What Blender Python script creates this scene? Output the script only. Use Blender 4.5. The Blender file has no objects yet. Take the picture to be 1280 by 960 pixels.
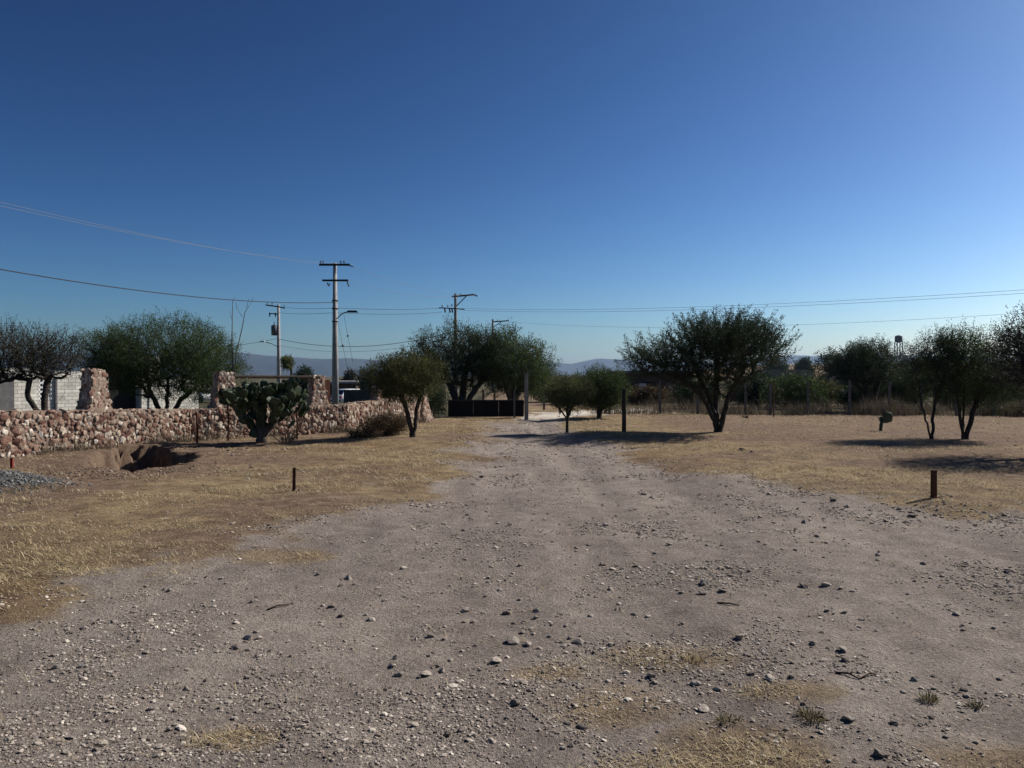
import bpy, math, random
import numpy as np
from mathutils import Vector, Matrix

# ------------------------------------------------------------------ camera, sky, sun, exposure
S = bpy.context.scene
COL = S.collection
EYE, FPX, HOR = 1.6, 961.0, 470.0          # eye height, focal length and horizon of the 1280x960 photograph

cam_data = bpy.data.cameras.new('camera')
cam = bpy.data.objects.new('camera', cam_data)
COL.objects.link(cam)
cam_data.sensor_width = 36.0
cam_data.lens = FPX / 1280.0 * 36.0
cam_data.clip_start = 0.05
cam_data.clip_end = 40000.0
cam.location = (0, 0, EYE)
cam.rotation_euler = (math.radians(90 - math.degrees(math.atan((480 - HOR) / FPX))), 0, 0)
S.camera = cam

SUN_AZ, SUN_EL = 62.0, 37.0                 # degrees clockwise from straight ahead, and above the horizon
w = bpy.data.worlds.new('World'); S.world = w; w.use_nodes = True
nt = w.node_tree
bg = nt.nodes['Background']
sky = nt.nodes.new('ShaderNodeTexSky')
sky.sky_type = 'NISHITA'; sky.sun_disc = False
sky.sun_elevation = math.radians(SUN_EL)
sky.sun_rotation = math.radians(SUN_AZ)
sky.altitude = 1900; sky.air_density = 1.0; sky.dust_density = 4.0; sky.ozone_density = 2.5
# deep, contrasty sky of a phone camera: a response curve per channel over the sky's own radiance
sc1 = nt.nodes.new('ShaderNodeVectorMath'); sc1.operation = 'SCALE'; sc1.inputs['Scale'].default_value = 1 / 7.0
sep = nt.nodes.new('ShaderNodeSeparateXYZ'); cmb = nt.nodes.new('ShaderNodeCombineXYZ')
sc2 = nt.nodes.new('ShaderNodeVectorMath'); sc2.operation = 'MULTIPLY'; sc2.inputs[1].default_value = (7.15, 7.35, 7.36)
nt.links.new(sky.outputs[0], sc1.inputs[0]); nt.links.new(sc1.outputs[0], sep.inputs[0])
for _k, _g in enumerate((2.09, 1.88, 1.785)):
    _m = nt.nodes.new('ShaderNodeMath'); _m.operation = 'POWER'; _m.inputs[1].default_value = _g
    nt.links.new(sep.outputs[_k], _m.inputs[0]); nt.links.new(_m.outputs[0], cmb.inputs[_k])
nt.links.new(cmb.outputs[0], sc2.inputs[0]); nt.links.new(sc2.outputs[0], bg.inputs[0])
bg.inputs[1].default_value = 0.066

sun_d = bpy.data.lights.new('sun', 'SUN'); sun_d.energy = 5.0; sun_d.angle = math.radians(0.5)
sun_d.color = (1.0, 0.93, 0.84)
sun = bpy.data.objects.new('sun', sun_d); COL.objects.link(sun)
_a, _e = math.radians(SUN_AZ), math.radians(SUN_EL)
SUNV = Vector((math.sin(_a) * math.cos(_e), math.cos(_a) * math.cos(_e), math.sin(_e)))
sun.rotation_euler = SUNV.to_track_quat('Z', 'Y').to_euler()
sun.location = (60, 20, 60)

S.view_settings.view_transform = 'Standard'
S.view_settings.look = 'None'
S.view_settings.exposure = 0.38
S.view_settings.gamma = 1.0
S.view_settings.use_curve_mapping = False
S.cycles.use_denoising = True
S.cycles.denoiser = 'OPENIMAGEDENOISE'
S.cycles.denoising_input_passes = 'RGB_ALBEDO_NORMAL'
S.cycles.max_bounces = 6
S.cycles.diffuse_bounces = 3
S.cycles.volume_bounces = 0
S.cycles.transparent_max_bounces = 6

# ------------------------------------------------------------------ helpers
def at(px, py, d):
    "point of the photograph at distance d"
    return Vector(((px - 640) / FPX * d, d, EYE - (py - HOR) / FPX * d))

def xat(px, d):
    return (px - 640) / FPX * d

def sstep(a, b, x):
    t = np.clip((x - a) / (b - a), 0, 1)
    return t * t * (3 - 2 * t)

def _hash(ix, iy, seed):
    n = (ix.astype(np.int64) * 374761393 + iy.astype(np.int64) * 668265263 + seed * 974634777) & 0x7fffffff
    n = ((n ^ (n >> 13)) * 1274126177) & 0x7fffffff
    n = n ^ (n >> 16)
    return (n & 0xffff) / 65535.0

def vnoise(x, y, seed=0):
    ix, iy = np.floor(x), np.floor(y)
    fx, fy = x - ix, y - iy
    fx = fx * fx * fx * (fx * (fx * 6 - 15) + 10); fy = fy * fy * fy * (fy * (fy * 6 - 15) + 10)
    a, b = _hash(ix, iy, seed), _hash(ix + 1, iy, seed)
    c, d = _hash(ix, iy + 1, seed), _hash(ix + 1, iy + 1, seed)
    return (a * (1 - fx) + b * fx) * (1 - fy) + (c * (1 - fx) + d * fx) * fy - 0.5

def fbm(x, y, seed=0, octv=4, gain=0.5):
    s, a, f = 0, 1.0, 1.0
    for o in range(octv):
        s = s + a * vnoise(x * f + 17.3 * o, y * f - 9.1 * o, seed + o)
        a *= gain; f *= 2.03
    return s

def mesh_np(name, verts, faces, mats, smooth=False, mat_idx=None):
    "mesh from numpy arrays; faces is one (n,k) array or a list of them"
    me = bpy.data.meshes.new(name)
    verts = np.ascontiguousarray(verts, dtype=np.float32)
    fl = faces if isinstance(faces, list) else [faces]
    fl = [np.asarray(f, dtype=np.int32) for f in fl if len(f)]
    loops = np.concatenate([f.ravel() for f in fl])
    tot = np.concatenate([np.full(len(f), f.shape[1], dtype=np.int32) for f in fl])
    start = np.concatenate([[0], np.cumsum(tot)[:-1]]).astype(np.int32)
    me.vertices.add(len(verts)); me.vertices.foreach_set('co', verts.ravel())
    me.loops.add(len(loops)); me.loops.foreach_set('vertex_index', loops)
    me.polygons.add(len(tot)); me.polygons.foreach_set('loop_start', start)
    me.polygons.foreach_set('use_smooth', np.full(len(tot), smooth, dtype=bool))
    for m in (mats if isinstance(mats, (list, tuple)) else [mats]):
        me.materials.append(m)
    if mat_idx is not None:
        me.polygons.foreach_set('material_index', np.asarray(mat_idx, dtype=np.int32))
    me.update(calc_edges=True)
    me.validate()
    return me

def link(name, me, parent=None, loc=None, rot=None):
    o = bpy.data.objects.new(name, me); COL.objects.link(o)
    if parent is not None: o.parent = parent
    if loc is not None: o.location = loc
    if rot is not None: o.rotation_euler = rot
    return o

def tag(o, label=None, cat=None, group=None, kind=None):
    if label: o['label'] = label
    if cat: o['category'] = cat
    if group: o['group'] = group
    if kind: o['kind'] = kind
    return o

def thing(name, label, cat, loc=(0, 0, 0), rz=0.0, group=None):
    o = bpy.data.objects.new(name, None); COL.objects.link(o)
    o.location = loc; o.rotation_euler = (0, 0, rz); o.empty_display_size = 0.2
    return tag(o, label, cat, group)

class MB:
    "collects boxes, tubes and lofts into one mesh"
    def __init__(s): s.v = []; s.f = []
    def box(s, c, d, rz=0.0, taper=1.0):
        n = len(s.v); ca, sa = math.cos(rz), math.sin(rz)
        for z in (-1, 1):
            k = taper if z > 0 else 1.0
            for x, y in ((-1, -1), (1, -1), (1, 1), (-1, 1)):
                px, py = x * d[0] / 2 * k, y * d[1] / 2 * k
                s.v.append((c[0] + px * ca - py * sa, c[1] + px * sa + py * ca, c[2] + z * d[2] / 2))
        for q in ((0, 3, 2, 1), (4, 5, 6, 7), (0, 1, 5, 4), (1, 2, 6, 5), (2, 3, 7, 6), (3, 0, 4, 7)):
            s.f.append(tuple(n + i for i in q))
        return s
    def tube(s, pts, rad, sides=8, cap=True):
        pts = [Vector(p) for p in pts]
        if not hasattr(rad, '__len__'): rad = [rad] * len(pts)
        n0 = len(s.v); u = None
        for i, p in enumerate(pts):
            t = (pts[min(i + 1, len(pts) - 1)] - pts[max(i - 1, 0)]).normalized()
            if u is None:
                u = t.orthogonal().normalized()
            else:
                u = (u - t * u.dot(t)).normalized()
            b = t.cross(u)
            for k in range(sides):
                a = 2 * math.pi * k / sides
                s.v.append(tuple(p + (u * math.cos(a) + b * math.sin(a)) * rad[i]))
        for i in range(len(pts) - 1):
            for k in range(sides):
                a, b2 = n0 + i * sides + k, n0 + i * sides + (k + 1) % sides
                s.f.append((a, b2, b2 + sides, a + sides))
        if cap:
            s.f.append(tuple(n0 + k for k in reversed(range(sides))))
            s.f.append(tuple(n0 + (len(pts) - 1) * sides + k for k in range(sides)))
        return s
    def lathe(s, prof, c=(0, 0, 0), sides=14):
        return s.tube([(c[0], c[1], c[2] + z) for r, z in prof], [r for r, z in prof], sides)
    def quad(s, a, b, c, d):
        n = len(s.v); s.v += [tuple(a), tuple(b), tuple(c), tuple(d)]; s.f.append((n, n + 1, n + 2, n + 3)); return s
    def mesh(s, name, mat, smooth=False):
        me = bpy.data.meshes.new(name); me.from_pydata(s.v, [], s.f)
        me.materials.append(mat)
        if smooth: me.polygons.foreach_set('use_smooth', [True] * len(me.polygons))
        me.update(); return me
    def build(s, name, mat, parent=None, smooth=False, loc=None, rot=None):
        return link(name, s.mesh(name, mat, smooth), parent, loc, rot)

# ------------------------------------------------------------------ materials
def mat(name, col, rough=0.9, metal=0.0, spec=0.2):
    m = bpy.data.materials.new(name); m.use_nodes = True
    p = m.node_tree.nodes['Principled BSDF']
    p.inputs['Base Color'].default_value = (*col, 1); p.inputs['Roughness'].default_value = rough
    p.inputs['Metallic'].default_value = metal; p.inputs['Specular IOR Level'].default_value = spec
    return m

class N:
    "small node-tree writer"
    def __init__(s, m): s.t = m.node_tree; s.p = s.t.nodes.get('Principled BSDF')
    def new(s, typ, **kw):
        n = s.t.nodes.new(typ)
        for k, v in kw.items(): setattr(n, k, v)
        return n
    def ln(s, a, b): s.t.links.new(a, b)
    def noise(s, vec, scale, detail=4, rough=0.55):
        n = s.new('ShaderNodeTexNoise'); n.inputs['Scale'].default_value = scale
        n.inputs['Detail'].default_value = detail; n.inputs['Roughness'].default_value = rough
        if vec is not None: s.ln(vec, n.inputs['Vector'])
        return n.outputs['Fac']
    def ramp(s, fac, stops):
        r = s.new('ShaderNodeValToRGB'); e = r.color_ramp.elements
        while len(e) < len(stops): e.new(0.5)
        for el, (p, c) in zip(e, stops):
            el.position = p; el.color = (*c, 1) if hasattr(c, '__len__') else (c, c, c, 1)
        s.ln(fac, r.inputs[0]); return r.outputs[0]
    def mix(s, fac, a, b, mode='MIX'):
        m = s.new('ShaderNodeMix', data_type='RGBA', blend_type=mode)
        for sock, v in ((m.inputs[0], fac), (m.inputs[6], a), (m.inputs[7], b)):
            if hasattr(v, 'is_linked'): s.ln(v, sock)
            elif hasattr(v, '__len__'): sock.default_value = (*v, 1)
            else: sock.default_value = v
        return m.outputs[2]
    def math(s, op, a, b=0.0, clamp=False):
        m = s.new('ShaderNodeMath', operation=op); m.use_clamp = clamp
        for sock, v in ((m.inputs[0], a), (m.inputs[1], b)):
            if hasattr(v, 'is_linked'): s.ln(v, sock)
            else: sock.default_value = v
        return m.outputs[0]
    def pos(s): return s.new('ShaderNodeNewGeometry').outputs['Position']
    def obj(s): return s.new('ShaderNodeTexCoord').outputs['Object']
    def rand(s): return s.new('ShaderNodeNewGeometry').outputs['Random Per Island']
    def bump(s, h, strength=0.5, dist=0.02):
        b = s.new('ShaderNodeBump'); b.inputs['Strength'].default_value = strength; b.inputs['Distance'].default_value = dist
        s.ln(h, b.inputs['Height']); s.ln(b.outputs[0], s.p.inputs['Normal'])

def mottled(name, c1, c2, scale=8.0, rough=0.9, bump=0.3, dist=0.01, metal=0.0, c3=None):
    m = mat(name, c1, rough, metal); n = N(m); v = n.obj()
    f = n.noise(v, scale, 6, 0.65)
    stops = [(0.32, c1), (0.68, c2)] if c3 is None else [(0.3, c1), (0.52, c2), (0.72, c3)]
    n.ln(n.ramp(f, stops), n.p.inputs['Base Color'])
    n.bump(n.noise(v, scale * 4, 5, 0.7), bump, dist)
    return m

def island_mat(name, stops, rough=0.95, noise_scale=30.0, amount=0.35, bump=0.4, trans=0.0):
    "colour per loose piece, with fine noise"
    m = mat(name, (0.3, 0.3, 0.3), rough); n = N(m)
    c = n.ramp(n.rand(), stops)
    if trans and name.startswith('leaf'):
        c = n.mix(1.0, c, n.ramp(n.noise(n.pos(), 1.6, 3, 0.6), [(0.32, (0.55, 0.6, 0.6)), (0.5, (1.0, 1.0, 1.0)), (0.68, (1.65, 1.5, 1.2))]), 'MULTIPLY')  # broad noise paints lit and shaded clumps into the foliage colour
    if amount:
        f = n.noise(n.pos(), noise_scale, 4, 0.6)
        c = n.mix(amount, c, n.mix(1.0, c, n.ramp(f, [(0.3, 0.45), (0.7, 1.5)]), 'MULTIPLY'))
        if bump: n.bump(f, bump, 0.01)
    n.ln(c, n.p.inputs['Base Color'])
    if trans:
        tr = n.new('ShaderNodeBsdfTranslucent'); n.ln(c, tr.inputs[0])
        mx = n.new('ShaderNodeMixShader'); mx.inputs[0].default_value = trans
        n.ln(n.p.outputs[0], mx.inputs[1]); n.ln(tr.outputs[0], mx.inputs[2])
        out = [x for x in n.t.nodes if x.type == 'OUTPUT_MATERIAL'][0]
        n.ln(mx.outputs[0], out.inputs[0])
    return m

def leafmat(name, a, b, c, trans=0.28):
    return island_mat(name, [(0.0, a), (0.55, b), (1.0, c)], 0.7, 30, 0.0, 0, trans)

M = {}
M['leaf_green'] = leafmat('leaf_green', (0.022, 0.042, 0.013), (0.042, 0.072, 0.02), (0.085, 0.12, 0.036))
M['leaf_dark'] = leafmat('leaf_dark', (0.013, 0.024, 0.013), (0.025, 0.042, 0.020), (0.05, 0.075, 0.034))
M['leaf_olive'] = leafmat('leaf_olive', (0.03, 0.038, 0.012), (0.06, 0.07, 0.02), (0.11, 0.105, 0.035))
M['leaf_grey'] = leafmat('leaf_grey', (0.025, 0.03, 0.024), (0.045, 0.05, 0.038), (0.075, 0.075, 0.055), 0.15)
M['leaf_brown'] = leafmat('leaf_brown', (0.045, 0.03, 0.015), (0.085, 0.055, 0.026), (0.14, 0.10, 0.05), 0.15)
M['leaf_pale'] = leafmat('leaf_pale', (0.05, 0.065, 0.022), (0.09, 0.105, 0.04), (0.16, 0.16, 0.07))
M['bark'] = mottled('bark', (0.022, 0.018, 0.015), (0.06, 0.05, 0.042), 14, 0.95, 0.8, 0.01)
M['bark_grey'] = mottled('bark_grey', (0.05, 0.045, 0.04), (0.12, 0.108, 0.095), 14, 0.95, 0.8, 0.01)
M['concrete'] = mottled('concrete', (0.24, 0.235, 0.23), (0.36, 0.35, 0.335), 3, 0.9, 0.25, 0.006)
M['concrete_dark'] = mottled('concrete_dark', (0.09, 0.09, 0.09), (0.17, 0.165, 0.16), 3, 0.9, 0.25, 0.006)
M['post'] = mottled('post_concrete', (0.09, 0.085, 0.078), (0.16, 0.15, 0.14), 6, 0.95, 0.4, 0.005)
M['post_grey'] = mottled('grey_post', (0.15, 0.147, 0.14), (0.23, 0.225, 0.21), 6, 0.95, 0.4, 0.005)
M['steel'] = mottled('galvanised_steel', (0.07, 0.075, 0.08), (0.13, 0.135, 0.14), 8, 0.55, 0.1, 0.002, 0.6)
M['black_metal'] = mat('black_metal', (0.018, 0.019, 0.021), 0.6)
M['wire'] = mat('wire', (0.03, 0.03, 0.032), 0.7)
M['wire_bright'] = mat('aluminium_wire', (0.2, 0.205, 0.215), 0.7, 0.0)
M['rust'] = mottled('rusty_iron', (0.035, 0.018, 0.012), (0.11, 0.042, 0.022), 30, 0.9, 0.5, 0.003)
M['redpaint'] = mottled('red_stake', (0.16, 0.02, 0.015), (0.25, 0.04, 0.028), 20, 0.8, 0.3, 0.003)
M['wood_dark'] = mottled('weathered_wood', (0.025, 0.019, 0.015), (0.075, 0.055, 0.042), 12, 0.95, 0.6, 0.006)
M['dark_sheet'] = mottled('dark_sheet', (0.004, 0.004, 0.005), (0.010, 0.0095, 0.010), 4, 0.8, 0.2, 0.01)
M['grey_sheet'] = mottled('grey_sheet', (0.05, 0.05, 0.052), (0.085, 0.083, 0.082), 2, 0.85, 0.2, 0.01)
M['brown_wall'] = mottled('brown_wall', (0.075, 0.05, 0.04), (0.125, 0.09, 0.072), 1.5, 0.95, 0.3, 0.01)
M['adobe'] = mottled('adobe', (0.16, 0.125, 0.095), (0.25, 0.2, 0.15), 0.8, 0.95, 0.3, 0.01)
M['white_paint'] = mottled('white_paint', (0.62, 0.62, 0.60), (0.78, 0.78, 0.76), 3, 0.6, 0.05, 0.003)
M['car_white'] = mat('car_white', (0.78, 0.79, 0.80), 0.3, 0, 0.5)
M['glass_dark'] = mat('car_glass', (0.02, 0.025, 0.03), 0.08, 0, 0.6)
M['tyre'] = mat('tyre', (0.02, 0.02, 0.02), 0.9)
M['lamp_red'] = mat('tail_light', (0.35, 0.01, 0.01), 0.3)
M['tank'] = mottled('tank_paint', (0.13, 0.14, 0.16), (0.2, 0.21, 0.23), 2, 0.7, 0.1, 0.01)
M['roof_pale'] = mottled('pale_roof', (0.35, 0.34, 0.33), (0.5, 0.49, 0.47), 1, 0.8, 0.1, 0.01)
M['stone_wall'] = island_mat('rubble_stone', [(0.0, (0.11, 0.055, 0.042)), (0.2, (0.2, 0.115, 0.085)), (0.42, (0.25, 0.172, 0.13)),
    (0.62, (0.31, 0.24, 0.185)), (0.8, (0.38, 0.31, 0.24)), (0.94, (0.46, 0.40, 0.33)), (1.0, (0.52, 0.47, 0.41))], 0.92, 22, 0.7, 0.6)
M['mortar'] = mottled('mortar', (0.19, 0.142, 0.108), (0.30, 0.232, 0.182), 9, 0.95, 0.6, 0.02)
M['rock'] = island_mat('rock', [(0, (0.12, 0.102, 0.088)), (0.5, (0.18, 0.155, 0.135)), (1, (0.25, 0.22, 0.19))], 0.95, 45, 0.7, 0.7)
M['rock_pale'] = island_mat('rock_pale', [(0, (0.24, 0.205, 0.17)), (1, (0.34, 0.30, 0.255))], 0.95, 45, 0.6, 0.7)
M['rock_dark'] = island_mat('rock_dark', [(0, (0.095, 0.078, 0.066)), (1, (0.16, 0.135, 0.115))], 0.95, 45, 0.6, 0.7)
M['gravel'] = island_mat('gravel', [(0, (0.12, 0.10, 0.087)), (0.35, (0.21, 0.178, 0.153)), (0.65, (0.29, 0.25, 0.215)),
    (0.86, (0.36, 0.315, 0.265)), (1, (0.6, 0.54, 0.46))], 0.95, 60, 0.4, 0.4)
M['gravel_blue'] = island_mat('gravel_blue', [(0, (0.055, 0.056, 0.055)), (0.5, (0.10, 0.102, 0.10)), (0.85, (0.16, 0.16, 0.155)), (1, (0.30, 0.295, 0.285))], 0.95, 60, 0.4, 0.4)
M['straw'] = island_mat('straw', [(0, (0.20, 0.152, 0.09)), (0.4, (0.37, 0.292, 0.17)), (0.75, (0.50, 0.412, 0.25)), (1, (0.63, 0.545, 0.37))], 0.85, 30, 0, 0, 0.25)
M['weed_dry'] = island_mat('weed_dry', [(0, (0.06, 0.048, 0.034)), (0.5, (0.125, 0.102, 0.07)), (1, (0.22, 0.185, 0.13))], 0.9, 30, 0, 0, 0.2)
M['weed_green'] = island_mat('weed_green', [(0, (0.05, 0.048, 0.022)), (0.5, (0.11, 0.10, 0.045)), (1, (0.30, 0.25, 0.13))], 0.85, 30, 0, 0, 0.2)

# prickly pear skin
def pad_mat():
    m = mat('pad_skin', (0.06, 0.09, 0.04), 0.55, 0, 0.35); n = N(m); v = n.obj()
    f = n.noise(v, 5, 4); c = n.ramp(f, [(0.3, (0.018, 0.030, 0.013)), (0.6, (0.038, 0.058, 0.024)), (0.8, (0.085, 0.095, 0.042))])
    vo = n.new('ShaderNodeTexVoronoi'); vo.inputs['Scale'].default_value = 26; n.ln(v, vo.inputs['Vector'])
    sp = n.ramp(vo.outputs['Distance'], [(0.10, 1.0), (0.22, 0.0)])
    c = n.mix(n.math('MULTIPLY', sp, 0.55), c, (0.28, 0.26, 0.17))
    n.ln(c, n.p.inputs['Base Color']); n.bump(sp, 0.3, 0.01)
    return m
M['pad'] = pad_mat()

def block_mat():
    "white-washed concrete block with grey joints; u runs along object x, rows along object z"
    m = mat('block_wall', (0.6, 0.6, 0.57), 0.9); n = N(m); v = n.obj()
    sx = n.new('ShaderNodeSeparateXYZ'); n.ln(v, sx.inputs[0])
    cb = n.new('ShaderNodeCombineXYZ'); n.ln(n.math('ADD', sx.outputs[0], sx.outputs[1]), cb.inputs[0]); n.ln(sx.outputs[2], cb.inputs[1])
    b = n.new('ShaderNodeTexBrick'); n.ln(cb.outputs[0], b.inputs['Vector'])
    b.inputs['Scale'].default_value = 1.0; b.inputs['Brick Width'].default_value = 0.41; b.inputs['Row Height'].default_value = 0.205
    b.inputs['Mortar Size'].default_value = 0.016; b.inputs['Mortar Smooth'].default_value = 0.3
    b.inputs['Color1'].default_value = (0.70, 0.68, 0.60, 1); b.inputs['Color2'].default_value = (0.52, 0.50, 0.44, 1); b.inputs['Mortar'].default_value = (0.27, 0.26, 0.23, 1)
    c = n.mix(0.5, b.outputs['Color'], n.mix(1.0, b.outputs['Color'], n.ramp(n.noise(v, 1.3, 5), [(0.3, 0.45), (0.7, 1.3)]), 'MULTIPLY'))
    n.ln(c, n.p.inputs['Base Color']); n.bump(b.outputs['Fac'], -0.5, 0.01)
    return m
M['block'] = block_mat()

# ------------------------------------------------------------------ terrain
WALL = [(-13.2, 9.6), (-10.06, 15.1), (-7.99, 19.2), (-4.75, 22.2), (-3.15, 26.6)]
HOLE = (-7.36, 15.3)
EDGE_L = np.array([(-30, 2.9), (-9, 3.6), (-5.2, 4.3), (-3.4, 5.13), (-3.0, 6.15), (-2.13, 8.54), (-1.5, 10.25), (-1.12, 12.8), (-1.05, 20.5), (-0.75, 25), (-0.1, 29.5), (0.55, 32.6), (4.0, 36.0), (7, 38.5)])
EDGE_R = np.array([(30, 4.6), (12, 7.6), (6.0, 9.05), (5.4, 9.6), (4.43, 10.4), (3.67, 11.4), (3.07, 12.8), (2.7, 16.2), (1.95, 19.7), (1.65, 25.6), (2.1, 29.8), (3.2, 31.6), (7, 33.2)])
TRACK = np.array([(-30, -20)] + list(map(tuple, EDGE_L)) + list(map(tuple, EDGE_R[::-1])) + [(30, -20)])

def seg_dist(px, py, poly, closed=True):
    d = np.full(px.shape, 1e9); n = len(poly)
    for i in range(n if closed else n - 1):
        a, b = poly[i], poly[(i + 1) % n]
        ax, ay = a; bx, by = b
        vx, vy = bx - ax, by - ay
        t = np.clip(((px - ax) * vx + (py - ay) * vy) / (vx * vx + vy * vy), 0, 1)
        d = np.minimum(d, np.hypot(px - ax - t * vx, py - ay - t * vy))
    return d

def inside(px, py, poly):
    r = np.zeros(px.shape, bool); n = len(poly)
    for i in range(n):
        x1, y1 = poly[i]; x2, y2 = poly[(i + 1) % n]
        if y1 == y2: continue
        c = ((y1 > py) != (y2 > py)) & (px < (x2 - x1) * (py - y1) / (y2 - y1) + x1)
        r ^= c
    return r

def track_sd(x, y):
    "signed distance to the edge of the bare track: positive on the track"
    d = seg_dist(x, y, TRACK)
    return np.where(inside(x, y, TRACK), d, -d)

GRASS_SPOTS = [(0.92, 4.5, 0.32, 0.16), (1.05, 3.4, 0.30, 0.2), (1.35, 4.0, 0.28, 0.12), (0.5, 3.9, 0.25, 0.2), (-1.25, 3.5, 0.16, 0.09), (2.1, 3.3, 0.3, 0.16), (0.75, 3.2, 0.32, 0.16), (-2.1, 7.0, 0.35, 0.25), (0.25, 4.3, .2, .12)]

def spots(x, y):
    s = np.zeros(np.shape(x))
    for cx, cy, rx, ry in GRASS_SPOTS:
        s = np.maximum(s, np.exp(-(((x - cx) / rx) ** 2 + ((y - cy) / ry) ** 2)))
    return s

def hole_r(x, y):
    dx, dy = x - HOLE[0], y - HOLE[1]
    ang = np.arctan2(dy, dx)
    rr = 1 + 0.12 * np.sin(3 * ang + 1) + 0.07 * np.sin(7 * ang)
    return np.hypot((dx + 0.46 * dy) / 1.08, dy / 1.95) / rr * (1 + .22 * fbm(x / .6, y / .6, 15, 2) + .2 * fbm(x / .22, y / .22, 16, 3))

def wall_side(x, y):
    return (x + 10.06) * 0.86 - (y - 15.1) * 0.5

def height(x, y):
    x = np.asarray(x, float); y = np.asarray(y, float)
    dist = np.hypot(x, y)
    near = np.clip(1.4 - dist / 60, 0, 1)
    h = 0.045 * fbm(x / 7, y / 7, 3, 3) * near
    h += 0.05 * fbm(x / 1.1, y / 1.1, 11, 3) * near
    h += 0.022 * fbm(x / 0.24, y / 0.24, 23, 4) * np.clip(1.3 - dist / 20, 0, 1)
    sd = track_sd(x, y)
    h += -0.05 * sstep(-0.3, 0.8, sd) * np.clip(1.4 - dist / 60, 0, 1)
    # shallow wheel ruts that lead up the track
    for off in (-0.8, 0.75):
        cx = 0.35 + off + 0.25 * np.sin(y / 5.0)
        h += -0.03 * np.exp(-((x - cx) / 0.22) ** 2) * sstep(6, 10, y) * (1 - sstep(28, 32, y))
    h += 0.06 * np.exp(-((y - 20.5) / 1.2) ** 2) * sstep(-2.5, -0.5, x) * (1 - sstep(2, 5, x))
    # dug hole with its spoil in front
    r = hole_r(x, y)
    h -= 1.3 * (1 - sstep(0.74, 1.02, r)) * (1 + 0.25 * fbm(x / 0.3, y / 0.3, 5, 2))
    h += 0.035 * np.exp(-((r - 1.3) / 0.3) ** 2) * (1 + 1.2 * fbm(x / 0.4, y / 0.4, 7, 3))
    h -= 0.10 * np.exp(-(((x + 6.3) / 0.8) ** 2 + ((y - 13.0) / 0.6) ** 2))
    h += 0.05 * np.exp(-(((x + 5.6) / 1.2) ** 2 + ((y - 12.3) / 0.6) ** 2)) * (1 + 1.0 * fbm(x / 0.5, y / 0.5, 8, 3))
    # low pile of blue gravel
    h += 0.26 * np.exp(-(((x + 7.8) / 1.15) ** 2 + ((y - 11.0) / 0.7) ** 2)) * (1 + 0.5 * fbm(x / 0.6, y / 0.6, 9, 3))
    # lower land behind the stone wall
    ws = wall_side(x, y)
    h -= (0.6 * sstep(0.5, 4.0, -ws) + 0.5 * sstep(40, 75, y)) * sstep(0.3, 2.0, -ws) * (1 - sstep(-4.5, -1.5, x)) * (1 - sstep(150, 400, dist))
    # gentle undulation far away
    far = sstep(60, 400, dist)
    h += far * (0.5 * fbm(x / 160, y / 160, 31, 3) - 0.6)
    return h

def hz(x, y):
    return float(height(np.array([x]), np.array([y]))[0])

def grow_axis(lo, hi, steps, far, ratio):
    a = list(np.arange(lo, hi + 1e-6, steps))
    s = steps; v = a[-1]; up = []
    while v < far: s *= ratio; v += s; up.append(v)
    s = steps; v = a[0]; dn = []
    while v > -far: s *= ratio; v -= s; dn.append(v)
    return np.array(dn[::-1] + a + up)

gx = grow_axis(-9.2, 7.5, 0.065, 8000, 1.035)
gy = np.array(list(np.arange(2.2, 9.0, 0.045)) + list(np.arange(9.0, 18.0, 0.075)))
st, v, up = 0.075, gy[-1], []
while v < 9000: st *= 1.03; v += st; up.append(v)
st, v, dn = 0.05, gy[0], []
while v > -300: st *= 1.12; v -= st; dn.append(v)
gy = np.concatenate([dn[::-1], gy, up])
GX, GY = np.meshgrid(gx, gy)
fx, fy = GX.ravel(), GY.ravel()
hv = height(fx, fy)
nx, ny = len(gx), len(gy)
ii = (np.arange(ny - 1)[:, None] * nx + np.arange(nx - 1)[None, :]).ravel()
quads = np.stack([ii, ii + 1, ii + nx + 1, ii + nx], 1)

# ground masks: how much bare gravel / dry grass / bare dug soil / pale road / far land there is
sdv = track_sd(fx, fy)
rag = 1.2 * fbm(fx / 1.3, fy / 1.3, 41, 4) + 0.7 * fbm(fx / 0.35, fy / 0.35, 47, 4)
trk = sstep(-0.28, 0.28, sdv + rag)
soil = np.exp(-np.clip(hole_r(fx, fy) - 1.1, 0, 9) ** 2 / 0.12) + 0.8 * np.exp(-(((fx + 6.5) / 1.4) ** 2 + ((fy - 12.5) / 0.7) ** 2))
soil = np.clip(soil + (0.75 * sstep(0.0, 0.35, fbm(fx / 2.3, fy / 1.4, 53, 4)) + 0.6 * sstep(2.0, 5.5, -sdv + 1.6 * fbm(fx / 2.0, fy / 1.2, 57, 3))) * (1 - trk), 0, 1)
pale = sstep(28.5, 31.5, fy) * trk
gsp = np.clip(spots(fx, fy) * 1.5 + 0.8 * fbm(fx / 0.4, fy / 0.4, 61, 3), 0, 1) * (spots(fx, fy) > 0.12)
grs = np.clip((1 - trk) * (1 - 0.7 * soil) + gsp * trk, 0, 1)
blue = np.exp(-(((fx + 8.0) / 1.35) ** 2 + ((fy - 10.95) / 0.68) ** 2) ** 2)

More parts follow.
